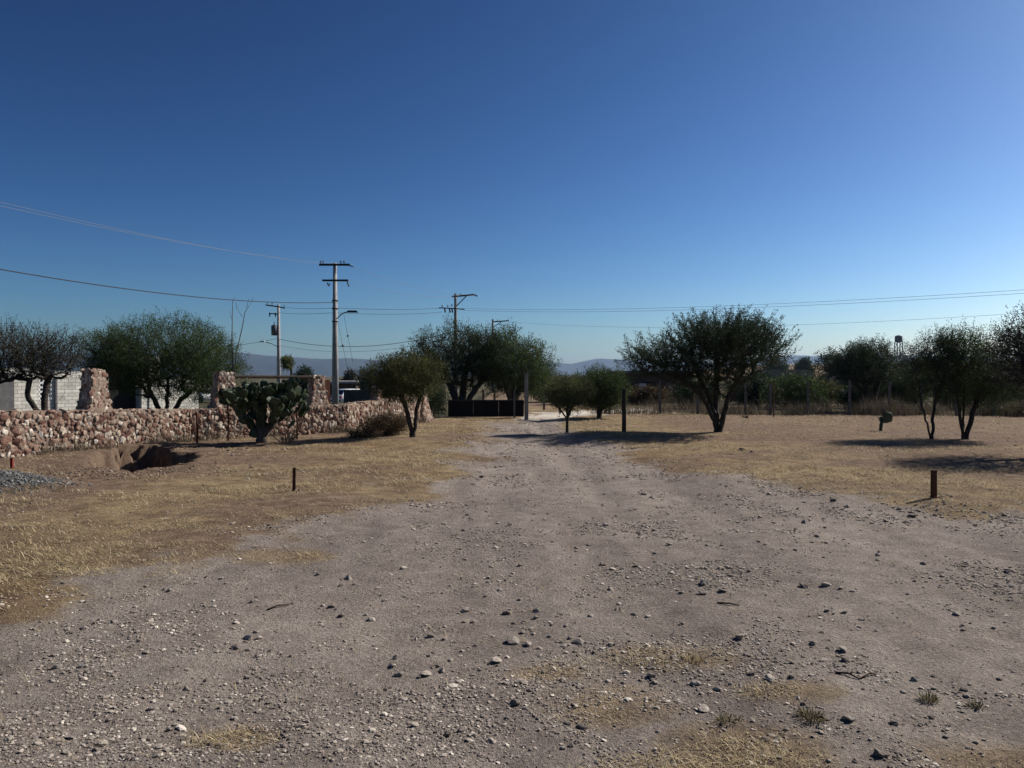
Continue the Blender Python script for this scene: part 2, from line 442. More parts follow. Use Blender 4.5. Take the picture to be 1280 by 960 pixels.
def ground_material():
    m = mat('ground_earth', (0.2, 0.17, 0.15), 0.97, 0, 0.1); n = N(m); p = n.pos()
    at1 = n.new('ShaderNodeAttribute', attribute_name='mask'); sx = n.new('ShaderNodeSeparateColor'); n.ln(at1.outputs['Color'], sx.inputs[0])
    at2 = n.new('ShaderNodeAttribute', attribute_name='mask2'); sy = n.new('ShaderNodeSeparateColor'); n.ln(at2.outputs['Color'], sy.inputs[0])
    big = n.noise(p, 0.55, 5, 0.6); mid = n.noise(p, 5.0, 5, 0.65); fine = n.noise(p, 38, 4, 0.7); grit = n.noise(p, 170, 3, 0.7)
    track = n.ramp(big, [(0.33, (0.225, 0.193, 0.17)), (0.5, (0.275, 0.243, 0.213)), (0.68, (0.33, 0.297, 0.26))])
    track = n.mix(0.6, track, n.ramp(mid, [(0.3, (0.185, 0.148, 0.13)), (0.52, (0.29, 0.246, 0.214)), (0.72, (0.39, 0.342, 0.297))]))
    mp = n.new('ShaderNodeMapping'); mp.inputs['Scale'].default_value = (1.3, 0.22, 1.0); mp.inputs['Rotation'].default_value = (0, 0, 0.35); n.ln(p, mp.inputs['Vector'])
    strk = n.noise(mp.outputs[0], 1.0, 4, 0.6)
    track = n.mix(1.0, track, n.ramp(strk, [(0.3, (0.74, 0.72, 0.73)), (0.5, (1.0, 0.99, 0.98)), (0.7, (1.2, 1.2, 1.19))]), 'MULTIPLY')
    grass = n.ramp(mid, [(0.3, (0.14, 0.10, 0.066)), (0.5, (0.235, 0.178, 0.112)), (0.7, (0.35, 0.275, 0.165))])
    grass = n.mix(0.5, grass, n.ramp(big, [(0.35, (0.165, 0.115, 0.08)), (0.65, (0.34, 0.265, 0.155))]))
    soilc = n.ramp(mid, [(0.3, (0.115, 0.076, 0.053)), (0.5, (0.185, 0.13, 0.092)), (0.7, (0.27, 0.197, 0.14))])
    farc = n.ramp(n.noise(p, 0.012, 5, 0.6), [(0.35, (0.045, 0.05, 0.025)), (0.55, (0.09, 0.075, 0.045)), (0.7, (0.15, 0.12, 0.07))])
    palec = n.ramp(mid, [(0.3, (0.52, 0.47, 0.40)), (0.7, (0.7, 0.64, 0.56))])
    bluec = n.ramp(fine, [(0.3, (0.07, 0.073, 0.074)), (0.7, (0.15, 0.155, 0.157))])
    grass = n.mix(1.0, grass, n.ramp(n.noise(p, 2.2, 5, 0.7), [(0.3, (0.55, 0.5, 0.48)), (0.5, (1.0, 0.98, 0.95)), (0.7, (1.3, 1.28, 1.2))]), 'MULTIPLY')
    grass = n.mix(0.8, grass, n.mix(1.0, grass, n.ramp(n.noise(p, 0.25, 4, 0.6), [(0.35, (0.75, 0.66, 0.62)), (0.5, (1.0, 1.0, 1.0)), (0.66, (1.15, 1.15, 1.1))]), 'MULTIPLY'))
    c = n.mix(sx.outputs[0], grass, track)
    c = n.mix(n.math('MULTIPLY', sx.outputs[1], 0.75), c, grass)
    c = n.mix(sx.outputs[2], c, soilc)
    c = n.mix(sy.outputs[0], c, palec)
    c = n.mix(sy.outputs[1], c, farc)
    c = n.mix(sy.outputs[2], c, bluec)
    c = n.mix(0.75, c, n.mix(1.0, c, n.ramp(fine, [(0.28, 0.5), (0.5, 1.0), (0.72, 1.5)]), 'MULTIPLY'))
    c = n.mix(0.6, c, n.mix(1.0, c, n.ramp(grit, [(0.28, 0.45), (0.5, 1.0), (0.75, 1.7)]), 'MULTIPLY'))
    n.ln(c, n.p.inputs['Base Color'])
    hh = n.math('ADD', n.math('MULTIPLY', fine, 1.0), n.math('MULTIPLY', grit, 0.45))
    n.bump(hh, 1.0, 0.045)
    return m
M['ground'] = ground_material()

fm = np.zeros((len(fx), 4), np.float32); fm2 = np.zeros((len(fx), 4), np.float32)
fdist = np.hypot(fx, fy)
fm[:, 0] = trk; fm[:, 1] = grs; fm[:, 2] = soil; fm[:, 3] = 1
fm2[:, 0] = pale; fm2[:, 1] = np.maximum(sstep(60, 120, fdist), sstep(1, 3, -wall_side(fx, fy)) * (fx < -2))
fm2[:, 1] = np.maximum(fm2[:, 1], 0.85 * sstep(32.0, 33.0, fy + 0.09 * (fx - 3) + .8 * fbm(fx / 1.5, fy / 1.5, 77, 3)) * sstep(4.0, 5.0, fx) * (1 - trk)); fm2[:, 2] = blue; fm2[:, 3] = 1
qc_x = fx[quads].mean(1); qc_y = fy[quads].mean(1)
on_track = inside(qc_x, qc_y, TRACK) & (qc_y > -15) & (np.abs(qc_x) < 30)
allv = np.stack([fx, fy, hv], 1)
# vertex normals of the whole sheet, so the two pieces meet without a seam
def ground_piece(name, sel):
    q = quads[sel]; used = np.unique(q); remap = np.full(len(allv), -1, np.int64); remap[used] = np.arange(len(used))
    me = mesh_np(name, allv[used], remap[q], M['ground'], True)
    for an, arr in (('mask', fm), ('mask2', fm2)):
        a = me.color_attributes.new(an, 'FLOAT_COLOR', 'POINT'); a.data.foreach_set('color', arr[used].ravel())
    return tag(link(name, me), kind='structure')
tag(ground_piece('ground', ~on_track), 'dry brown ground with short straw grass either side of the gravel track', 'ground')
tag(ground_piece('dirt_track', on_track), 'wide grey gravel track narrowing towards the gate', 'track')

# distant hills ---------------------------------------------------------------
def hill_range(name, d, depth, prof, seed, material, rough=1.0, base=-6.0):
    px = np.array([p[0] for p in prof], float); py = np.array([p[1] for p in prof], float)
    us = np.linspace(px[0], px[-1], 260); crest = EYE - (np.interp(us, px, py) - HOR) / FPX * d
    vs = np.linspace(-1, 1, 25)
    U, V = np.meshgrid(us, vs)
    dd = d + V * depth
    X = (U - 640) / FPX * d + 0 * V
    prof_v = np.cos(V * math.pi / 2) ** 1.2
    Z = base + (crest[None, :] - base) * prof_v + rough * fbm(X / (d * .04), dd / (d * .04), seed, 4) * d * 0.006 * prof_v * (1 - prof_v) * 3
    Z += rough * fbm(X / (d * .012), dd / (d * .012), seed + 5, 3) * d * 0.0012 * prof_v
    n = len(us); i = (np.arange(len(vs) - 1)[:, None] * n + np.arange(n - 1)[None, :]).ravel()
    me = mesh_np(name, np.stack([X.ravel(), dd.ravel(), Z.ravel()], 1), np.stack([i, i + 1, i + n + 1, i + n], 1), material, True)
    return tag(link(name, me), kind='structure')
M['hill'] = mottled('hill_scrub', (0.016, 0.022, 0.026), (0.032, 0.037, 0.038), 0.01, 0.98, 0.0)
M['rise'] = mottled('dry_field', (0.12, 0.09, 0.055), (0.22, 0.165, 0.10), 0.03, 0.98, 0.0)
hill_range('hills', 6000, 1200, [(-500, 452), (-200, 446), (0, 444), (150, 443), (300, 441), (340, 445), (400, 449), (440, 448), (480, 451), (560, 456), (640, 458), (690, 459)], 3, M['hill'])
hill_range('hills', 7500, 900, [(640, 466), (660, 457), (690, 453), (715, 455), (735, 450), (750, 448), (765, 449), (790, 450), (830, 453), (870, 450), (900, 456), (950, 448), (990, 444), (1020, 445), (1080, 445), (1130, 444), (1200, 446), (1400, 448), (1700, 452)], 9, M['hill'])
hill_range('rise', 300, 55, [(820, 470), (880, 462), (930, 457), (980, 455.5), (1040, 455), (1120, 453), (1250, 452), (1400, 455), (1600, 470)], 15, M['rise'], 0.3, -2.0)

# ------------------------------------------------------------------ trees and plants
def rotm(d):
    "two unit vectors perpendicular to each row of d"
    ref = np.where(np.abs(d[:, 2:3]) < 0.9, np.array([[0, 0, 1.0]]), np.array([[1.0, 0, 0]]))
    u = np.cross(d, ref); u /= np.linalg.norm(u, axis=1, keepdims=True) + 1e-9
    return u, np.cross(d, u)

def unit(v): return v / (np.linalg.norm(v, axis=1, keepdims=True) + 1e-9)

def tube_edges(p0, p1, r0, r1, sides):
    d = unit(p1 - p0); u, b = rotm(d)
    n = len(p0); V = np.zeros((n, 2 * sides, 3))
    for k in range(sides):
        a = 2 * math.pi * k / sides; o = u * math.cos(a) + b * math.sin(a)
        V[:, k] = p0 + o * r0[:, None]; V[:, sides + k] = p1 + o * r1[:, None]
    base = (np.arange(n) * 2 * sides)[:, None]
    F = np.concatenate([base + np.array([[k, (k + 1) % sides, sides + (k + 1) % sides, sides + k]]) for k in range(sides)])
    return V.reshape(-1, 3), F

def leaf_quads(c, d, L, W, rng):
    "rhombic leaflets at c along d"
    n = len(c); u, b = rotm(d); a = rng.uniform(0, 2 * math.pi, n)[:, None]
    s = u * np.cos(a) + b * np.sin(a)
    V = np.stack([c, c + d * L[:, None] * 0.45 + s * W[:, None] * 0.5, c + d * L[:, None], c + d * L[:, None] * 0.55 - s * W[:, None] * 0.5], 1)
    return V.reshape(-1, 3), np.arange(4 * n).reshape(-1, 4)

def make_tree(name, label, cat, base, stems, crown, seed, n_tips=420, leaves=46, leaf=(0.07, 0.028), finger=0.32, spread=0.07, up=0.35,
              leafm='leaf_green', bark='bark', rbase=0.09, fork=0.35, group=None, bare=0.0, gap=0.25, tipr=0.0045, shell=0.5, cname='crown'):
    """stems: list of polylines relative to the base; crown: list of ellipsoids (cx,cy,cz,rx,ry,rz) relative to the base;
    branches grow from the stems to points spread through the crown, leaves sit along the outer twigs"""
    rng = np.random.default_rng(seed)
    # points through the crown's volume, with gaps
    vol = np.array([c[3] * c[4] * c[5] for c in crown]); vol = vol ** 0.75; pick = rng.choice(len(crown), n_tips * 3, p=vol / vol.sum())
    C = np.array(crown)[pick]
    dirs = unit(rng.normal(size=(n_tips * 3, 3))); rad = rng.uniform(0, 1, n_tips * 3) ** (shell * 0.66)
    wob = 1 + 0.35 * vnoise(dirs[:, 0] * 2.6 + seed + dirs[:, 2] * 1.7, dirs[:, 1] * 2.6 + seed * 1.7 - dirs[:, 2], seed) * 2 * 0.6
    T = C[:, :3] + dirs * C[:, 3:] * (rad * wob)[:, None]
    sz = max(0.35, 0.28 * float(np.mean([c[3] for c in crown])))
    g = vnoise(T[:, 0] / sz + T[:, 2] / sz * .7, T[:, 1] / sz - T[:, 2] / sz * 1.1, seed + 3)
    T = T[(g > -0.5 + gap) & (T[:, 2] > fork * 0.8)][:n_tips]
    pos, par = [], []
    tipnodes = []
    for st in stems:
        prev = -1
        for k in range(len(st) - 1):
            a, b = np.array(st[k], float), np.array(st[k + 1], float)
            m = max(1, int(np.linalg.norm(b - a) / 0.12))
            for q in range(m):
                if k == 0 and q == 0:
                    pos.append(a); par.append(-1); prev = len(pos) - 1
                p = a + (b - a) * (q + 1) / m + rng.normal(size=3) * 0.012
                pos.append(p); par.append(prev); prev = len(pos) - 1
    cap = 40000; P = np.zeros((cap, 3)); n = len(pos); P[:n] = np.array(pos)
    zmin = fork
    order = np.argsort(np.min(np.linalg.norm(T[:, None, :] - P[None, :n, :], axis=2), axis=1)) if len(T) else []
    for t in T[order]:
        dv = t - P[:n]; dd = np.linalg.norm(dv, axis=1)
        cost = dd + np.where(P[:n, 2] < zmin, 50, 0) + np.maximum(0, P[:n, 2] - t[2]) * 0.8
        j = int(np.argmin(cost)); L = dd[j]
        m = max(2, int(L / 0.16)); a = P[j].copy(); prev = j
        bow = np.array([0, 0, -0.10 * L]) + rng.normal(size=3) * 0.05 * L
        for q in range(1, m + 1):
            s = q / m
            p = a + (t - a) * s + bow * math.sin(math.pi * s) + rng.normal(size=3) * 0.012
            if q == m: p = t
            P[n] = p; par.append(prev); prev = n; n += 1
            if n >= cap - 50: break
        tipnodes.append(prev)
    P = P[:n]; par = np.array(par)
    cnt = np.zeros(n); has = np.zeros(n, bool); has[par[par >= 0]] = True
    cnt[~has] = 1
    for i in range(n - 1, -1, -1):
        if par[i] >= 0: cnt[par[i]] += cnt[i]
    R = np.maximum(tipr, rbase * (cnt / cnt.max()) ** 0.5)
    roots = par < 0
    e = np.where(par >= 0)[0]
    p0, p1 = P[par[e]], P[e]; r0, r1 = R[par[e]], R[e]
    r0 = np.minimum(r0, r1 * 1.6)
    low = np.clip(1.25 - P[par[e]][:, 2] / 0.25, 1, 1.25); r0 = r0 * low
    VV, FF, off = [], [], 0
    for sd, sel in ((7, r1 > 0.03), (4, (r1 <= 0.03) & (r1 > 0.009)), (3, r1 <= 0.009)):
        if sel.any():
            v, f = tube_edges(p0[sel], p1[sel], r0[sel], r1[sel], sd); VV.append(v); FF.append(f + off); off += len(v)
    root = thing(name, label, cat, base, 0, group)
    link('trunk', mesh_np('trunk', np.concatenate(VV), np.concatenate(FF), M[bark], True), root)
    # foliage
    tn = np.array(tipnodes)
    if bare > 0: tn = tn[rng.uniform(size=len(tn)) > bare]
    if leaves > 0 and len(tn):
        tip = P[tn]; att = P[par[tn]]; att2 = P[par[par[tn]]] if (par[par[tn]] >= 0).all() else att
        cen = np.mean(np.array(crown)[:, :3], axis=0)
        d0 = unit(unit(tip - att2) * 0.8 + unit(tip - cen) * 0.6 + np.array([[0, 0, up]]) + rng.normal(size=tip.shape) * 0.25)
        m = rng.integers(int(leaves * 0.5), int(leaves * 1.5) + 1, len(tn)); idx = np.repeat(np.arange(len(tn)), m); k = len(idx)
        t = rng.uniform(-0.55, 1, k)
        fl = finger * rng.uniform(0.6, 1.3, len(tn))
        c = tip[idx] + d0[idx] * (t * fl[idx])[:, None] + rng.normal(size=(k, 3)) * spread * (1.05 - 0.6 * np.clip(t, 0, 1))[:, None]
        dl = unit(d0[idx] * 0.7 + rng.normal(size=(k, 3)) * 0.75)
        L = leaf[0] * rng.uniform(0.6, 1.3, k); Wd = leaf[1] * rng.uniform(0.6, 1.3, k)
        v, f = leaf_quads(c, dl, L, Wd, rng)
        # the twig that carries each spray
        tv, tf = tube_edges(tip, tip + d0 * fl[:, None], np.full(len(tn), tipr), np.full(len(tn), tipr * 0.4), 3)
        me = mesh_np('crown', np.concatenate([v, tv]), np.concatenate([f, tf + len(v)]), [M[leafm], M[bark]], False,
                     np.concatenate([np.zeros(len(f), int), np.ones(len(tf), int)]))
        link(cname, me, root)
    return root

def gbase(px, d): x = xat(px, d); return (x, d, hz(x, d) - 0.02)

def dcrown(px0, px1, py0, py1, pxb, d, base, depth=None):
    "ellipsoid covering a span of the photograph at distance d, relative to base"
    x0, x1 = xat(px0, d), xat(px1, d); z0, z1 = at(0, py1, d).z, at(0, py0, d).z
    rx, rz = (x1 - x0) / 2, (z1 - z0) / 2
    return ((x0 + x1) / 2 - base[0], 0, (z0 + z1) / 2 - base[2], rx * 0.97, depth or rx * 0.85, rz)

# big shrubby acacia on the right, the main tree
d = 21.3; b = gbase(896, d)
make_tree('acacia_tree', 'broad dark acacia with upright spiky sprays, widest tree standing alone on the straw field', 'tree', b,
    [[(0, 0, 0), (-.06, .02, .5), (-.22, .1, 1.05), (-.6, .1, 1.75)], [(.04, .05, 0), (.0, .12, .6), (.05, .25, 1.3), (.15, .4, 2.3)],
     [(.06, -.02, 0), (.17, -.06, .45), (.28, -.15, 1.0), (.7, -.3, 1.8)], [(-.08, .0, .35), (-.4, -.2, .95), (-.9, -.45, 1.35), (-1.6, -.5, 1.7)],
     [(.1, 0, .3), (.3, .1, .75), (.7, .2, 1.3), (1.2, .1, 1.8)]],
    [dcrown(826, 978, 400, 464, 896, d, b, 1.9), dcrown(780, 880, 428, 474, 896, d, b, 1.5), dcrown(890, 988, 408, 462, 896, d, b, 1.5), dcrown(842, 962, 397, 440, 896, d, b, 1.6), dcrown(838, 950, 440, 494, 896, d, b, 1.2)],
    5, 1600, 56, (0.055, 0.019), 0.40, 0.035, 0.8, 'leaf_dark', 'bark', 0.085, 0.85, gap=0.12, shell=0.62)

# small round tree left of the track in front of the gate trees
d = 19.9; b = gbase(515, d)
make_tree('acacia_tree', 'small brownish green tree with a forked trunk beside the dry bush at the stone wall', 'tree', b,
    [[(0, 0, 0), (-.05, 0, .35), (-.15, .02, .75), (-.35, .05, 1.2)], [(.03, .02, 0), (.08, .05, .4), (.12, .1, .8), (.3, .1, 1.3)]],
    [dcrown(455, 545, 449, 505, 515, d, b), dcrown(470, 556, 446, 490, 515, d, b)], 8, 640, 56, (0.045, 0.017), 0.28, 0.07, 0.3, 'leaf_olive', 'bark', 0.06, 0.45, gap=0.15)

# little tree right of the track
d = 21.2; b = gbase(709, d)
make_tree('acacia_tree', 'small low olive tree on a single thin trunk at the right edge of the track', 'tree', b,
    [[(0, 0, 0), (.01, 0, .3), (-.01, 0, .5), (.0, .02, .9)], [(0, 0, .42), (.1, .05, .65), (.25, .05, .9)], [(0, 0, .4), (-.12, .05, .6), (-.35, .05, .8)]],
    [dcrown(682, 738, 475, 514, 709, d, b)], 12, 460, 46, (0.04, 0.016), 0.24, 0.05, 0.35, 'leaf_pale', 'bark', 0.04, 0.5, gap=0.16)

# dense tree behind it, on the far side of the gateway
d = 29.5; b = gbase(748, d)
make_tree('acacia_tree', 'dense rounded green tree with a dark trunk, behind the small olive tree beside the gateway', 'tree', b,
    [[(0, 0, 0), (.02, 0, .4), (-.1, 0, .9)], [(.03, 0, 0), (.12, .05, .5), (.3, .1, 1.0)]],
    [dcrown(716, 784, 463, 512, 748, d, b)], 15, 620, 52, (0.06, 0.024), 0.32, 0.08, 0.5, 'leaf_green', 'bark', 0.09, 0.4, gap=0.05)

# the two tall trees that shade the gate
d = 33.0; b = gbase(572, d)
make_tree('mesquite_tree', 'tall dark mesquite over the low black gate, before the bracket arm pole', 'tree', b,
    [[(0, 0, 0), (-.1, 0, .7), (-.4, .1, 1.5), (-.9, 0, 2.2)], [(.1, .05, 0), (.2, .1, .8), (.3, .2, 1.7), (.5, .2, 2.6)], [(.15, 0, 0), (.5, -.1, .7), (1.0, -.2, 1.4), (1.5, -.2, 2.0)]],
    [dcrown(515, 628, 405, 490, 572, d, b, 1.9), dcrown(497, 560, 428, 500, 572, d, b, 1.4), dcrown(560, 650, 412, 480, 572, d, b, 1.7)],
    21, 1300, 46, (0.075, 0.026), 0.42, 0.10, 0.4, 'leaf_dark', 'bark_grey', 0.16, 0.7, gap=0.1)
d = 32.6; b = gbase(640, d)
make_tree('mesquite_tree', 'wide mesquite whose drooping right side hangs above the pale gate post', 'tree', b,
    [[(0, 0, 0), (-.1, 0, .7), (-.4, .1, 1.5), (-.8, 0, 2.1)], [(.06, .02, 0), (.15, .1, .7), (.5, .15, 1.4), (.9, .1, 2.1)], [(.02, .1, 0), (.05, .4, .8), (.1, .6, 1.8)]],
    [dcrown(595, 672, 416, 496, 640, d, b, 1.7), dcrown(635, 692, 430, 497, 640, d, b, 1.4)],
    22, 1050, 44, (0.075, 0.026), 0.42, 0.10, 0.3, 'leaf_green', 'bark_grey', 0.14, 0.7, gap=0.12)

# behind the stone wall, left
d = 22.0; x = xat(72, d); b = (x, d, hz(x, d) - 0.02)
make_tree('mesquite_tree', 'leaning half bare mesquite with grey twigs behind the stone wall, leftmost tree', 'tree', b,
    [[(0, 0, 0), (-.05, 0, .5), (-.35, .1, .85), (-.75, .1, 1.3), (-.95, .1, 1.7)], [(-.1, 0, .55), (-.55, -.1, .8), (-1.1, -.1, 1.0), (-1.7, -.1, 1.3)], [(-.3, 0, .8), (-.4, 0, 1.2), (-.4, .1, 1.8)], [(-.32, .05, .85), (-.1, 0, 1.3), (.2, 0, 1.75)]],
    [dcrown(-45, 62, 406, 478, 72, d, b, 1.3), dcrown(20, 100, 418, 476, 72, d, b, 1.1)],
    31, 1250, 18, (0.05, 0.018), 0.36, 0.06, 0.5, 'leaf_grey', 'bark', 0.09, 0.75, gap=0.1, tipr=0.006)
d = 26.0; x = xat(205, d); b = (x, d, hz(x, d) - 0.02)
make_tree('mesquite_tree', 'wide umbrella shaped green mesquite behind the stone wall, before the white block house', 'tree', b,
    [[(0, 0, 0), (-.02, 0, .6), (-.2, .05, 1.1), (-.55, .1, 1.75)], [(.02, 0, .55), (.06, .05, 1.0), (.1, .1, 2.1)], [(.03, 0, .6), (.3, 0, 1.0), (.6, -.1, 1.4), (1.1, -.1, 1.8)], [(-.02, .02, .62), (-.12, 0, 1.0), (-.1, .1, 1.6)]],
    [dcrown(128, 292, 402, 466, 205, d, b, 2.0), dcrown(96, 180, 414, 470, 205, d, b, 1.5), dcrown(215, 306, 425, 500, 205, d, b, 1.6), dcrown(110, 200, 430, 488, 205, d, b, 1.5), dcrown(135, 285, 442, 496, 205, d, b, 1.6)],
    32, 2150, 54, (0.06, 0.019), 0.42, 0.09, 0.3, 'leaf_green', 'bark', 0.085, 0.95, gap=0.06)

# bare sapling above the prickly pear
d = 23.0; x = xat(291, d); b = (x, d, hz(x, d) - 0.02)
t = thing('bare_sapling', 'thin leafless sapling with two tall bare stems rising behind the prickly pear', 'tree', b)
zt = lambda py: at(0, py, d).z - b[2]
xs = lambda px: xat(px, d) - b[0]
MB().tube([(0, 0, 0), (xs(291), 0, zt(480)), (xs(290), .02, zt(420)), (xs(291), 0, zt(375))], [.035, .022, .016, .008], 6).tube(
    [(0, 0, zt(492)), (xs(295), .05, zt(440)), (xs(301), .1, zt(412)), (xs(305), .1, zt(390)), (xs(314), .12, zt(376))], [.02, .018, .014, .010, .004], 6).build('trunk', M['bark_grey'], t, True)
m = MB()
for a, bb in (((303, 396), (296, 386)), ((296, 386), (294, 377)), ((290, 400), (286, 388)), ((308, 385), (311, 372)), ((314, 376), (317, 371)), ((291, 376), (293, 371))):
    m.tube([(xs(a[0]), .05, zt(a[1])), (xs((a[0] + bb[0]) / 2) - .01, .06, zt((a[1] + bb[1]) / 2)), (xs(bb[0]), .07, zt(bb[1]))], [.008, .006, .003], 4)
m.build('twigs', M['bark_grey'], t)

# trees on the right ------------------------------------------------------------
d = 34.5; b = gbase(1090, d)
make_tree('mesquite_tree', 'mesquite with three parted dark stems beyond the far field, behind the lone cactus pad', 'tree', b,
    [[(0, 0, 0), (-.1, 0, .5), (-.35, 0, 1.3), (-.5, 0, 2.0)], [(.05, 0, 0), (.1, 0, .7), (.3, 0, 1.5), (.6, 0, 2.1)], [(-.02, .05, 0), (-.3, .1, .8), (-.9, .1, 1.6)]],
    [dcrown(1036, 1132, 434, 484, 1090, d, b, 1.6), dcrown(1060, 1112, 427, 460, 1090, d, b, 1.2)],
    41, 800, 46, (0.07, 0.025), 0.4, 0.10, 0.4, 'leaf_dark', 'bark', 0.13, 0.9, gap=0.18)
d = 19.4; b = gbase(1164, d)
make_tree('mesquite_tree', 'slim loose tree on two thin parted stems, left one of the right hand pair', 'tree', b,
    [[(0, 0, 0), (-.12, 0, .5), (-.2, 0, .75), (-.3, 0, 1.3)], [(.02, 0, 0), (.06, 0, .5), (.12, .02, 1.0), (.3, .05, 1.5)], [(-.18, 0, .7), (-.5, .05, 1.1), (-.7, .1, 1.4)]],
    [dcrown(1128, 1202, 424, 500, 1164, d, b, .8), dcrown(1150, 1200, 418, 465, 1164, d, b, .6)],
    42, 620, 22, (0.045, 0.016), 0.3, 0.06, 0.4, 'leaf_dark', 'bark', 0.038, 0.6, gap=0.24)
d = 19.3; b = gbase(1205, d)
make_tree('mesquite_tree', 'bushy green tree with a thick forked trunk, right one of the right hand pair', 'tree', b,
    [[(0, 0, 0), (-.06, 0, .4), (-.12, 0, .8), (-.2, 0, 1.4)], [(.05, 0, 0), (.15, 0, .4), (.3, .05, .8), (.55, .05, 1.5)], [(0, .05, 0), (.05, .1, .6), (.15, .2, 1.5)]],
    [dcrown(1178, 1262, 421, 512, 1205, d, b, 1.1), dcrown(1175, 1232, 414, 460, 1205, d, b, .8), dcrown(1215, 1275, 430, 505, 1205, d, b, .9)],
    43, 1000, 34, (0.05, 0.018), 0.32, 0.07, 0.4, 'leaf_green', 'bark', 0.06, 0.6, gap=0.2)
d = 15.2; b = gbase(1338, d)
make_tree('mesquite_tree', 'large tree at the right edge of the picture with bare twigs poking from its top', 'tree', b,
    [[(0, 0, 0), (-.1, 0, .6), (-.4, .1, 1.3), (-.9, .1, 2.0)], [(.05, 0, 0), (.2, 0, .8), (.4, .1, 1.6)], [(0, .05, 0), (-.05, .2, .9), (-.3, .3, 2.0)]],
    [dcrown(1240, 1400, 408, 500, 1338, d, b, 1.5), dcrown(1255, 1345, 394, 450, 1338, d, b, 1.0)],
    44, 1000, 30, (0.05, 0.018), 0.34, 0.07, 0.5, 'leaf_grey', 'bark', 0.1, 0.7, gap=0.15, bare=0.2, tipr=0.006)
# shrubs ------------------------------------------------------------------------
def make_bush(name, label, px0, px1, py0, d, seed, leafm, n=260, leaves=40, leaf=(0.07, 0.03), bark='bark', group=None, cat='bush', spread=0.1, finger=0.25, gap=0.08, pyb=None, up=0.3):
    pc = (px0 + px1) / 2; x = xat(pc, d); z0 = hz(x, d); b = (x, d, z0 - 0.02)
    rx = (px1 - px0) / 2 / FPX * d; H = at(0, py0, d).z - z0
    rng = random.Random(seed)
    stems = []
    for k in range(4):
        a = rng.uniform(0, 6.28); r = rng.uniform(.2, .6) * rx
        stems.append([(0.06 * math.cos(a), 0.06 * math.sin(a), 0), (r * .4 * math.cos(a), r * .4 * math.sin(a), H * .3), (r * math.cos(a), r * math.sin(a), H * .6)])
    crown = [(0, 0, H * .52, rx * .92, rx * .75, H * .46), (rng.uniform(-.3, .3) * rx, 0, H * .66, rx * .55, rx * .5, H * .34), (rng.uniform(-.5, .5) * rx, 0, H * .35, rx * .6, rx * .5, H * .3)]
    return make_tree(name, label, cat, b, stems, crown, seed, n, leaves, leaf, finger, spread, up, leafm, bark, 0.035, 0.08, group, gap=gap)

make_bush('dry_bush', 'brown twiggy dry bush heaped against the stone wall beside the small forked tree', 450, 512, 518, 20.8, 51, 'leaf_brown', 420, 34, (0.05, 0.012), spread=0.06, finger=0.2)
make_bush('dry_bush', 'low flat clump of dead brush lying left of the heaped dry bush', 430, 478, 537, 19.9, 52, 'leaf_brown', 130, 26, (0.05, 0.012), spread=0.05, finger=0.15)
make_bush('shrub', 'dark green shrub filling the gap between the last wall pillar and the black gate', 500, 560, 478, 29.8, 53, 'leaf_dark', 340, 44)
make_bush('shrub', 'pale green bushes beyond the gateway, seen over the bright bend of the road', 655, 712, 468, 47.0, 54, 'leaf_pale', 360, 44, (0.11, 0.045), spread=0.14)
make_bush('shrub', 'green shrub at the far side of the gateway behind the little olive tree', 692, 740, 472, 43.0, 55, 'leaf_olive', 300, 44, (0.10, 0.04), spread=0.13)
hedge = [(905, 945, 476, 44, 'leaf_olive', 'olive bush behind the fence at the right foot of the big acacia'),
         (780, 842, 486, 43, 'leaf_brown', 'brown low scrub behind the fence beside the timber post'),
         (1062, 1122, 470, 52, 'leaf_dark', 'wide dark bush far behind the three stemmed mesquite'),
         (1178, 1235, 458, 48, 'leaf_dark', 'dark tall bush far behind the pair of trees'),
         (976, 1050, 484, 46, 'leaf_brown', 'brown scrub behind the broad round green bush'),
         (925, 972, 468, 39, 'leaf_dark', 'dark shrub behind the fence just right of the big acacia'),
         (948, 1032, 470, 37, 'leaf_green', 'broad round green bush behind the wire fence, in the middle of the field edge'),
         (1000, 1062, 478, 41, 'leaf_olive', 'olive coloured bush behind the fence left of the three stemmed mesquite'),
         (1052, 1100, 482, 38, 'leaf_dark', 'dark low bush under the three stemmed mesquite'),
         (1098, 1160, 462, 38, 'leaf_green', 'green bush behind the lone cactus pad'),
         (1118, 1170, 448, 46, 'leaf_olive', 'tall brownish green bush below the water tower'),
         (1168, 1222, 470, 36, 'leaf_dark', 'dark bush seen between the stems of the pair of trees'),
         (1218, 1248, 478, 37, 'leaf_dark', 'narrow dark bush beside the dark shed'),
         (1255, 1330, 462, 35, 'leaf_dark', 'dark bush right of the shed at the edge of the picture'),
         (840, 905, 478, 38, 'leaf_dark', 'dark bush behind the trunk of the big acacia')]
for k, (a, c, py, d, lm, lab) in enumerate(hedge):
    make_bush('shrub', lab, a, c, py, d, 60 + k, lm, 300, 42, (0.10, 0.042), spread=0.13)
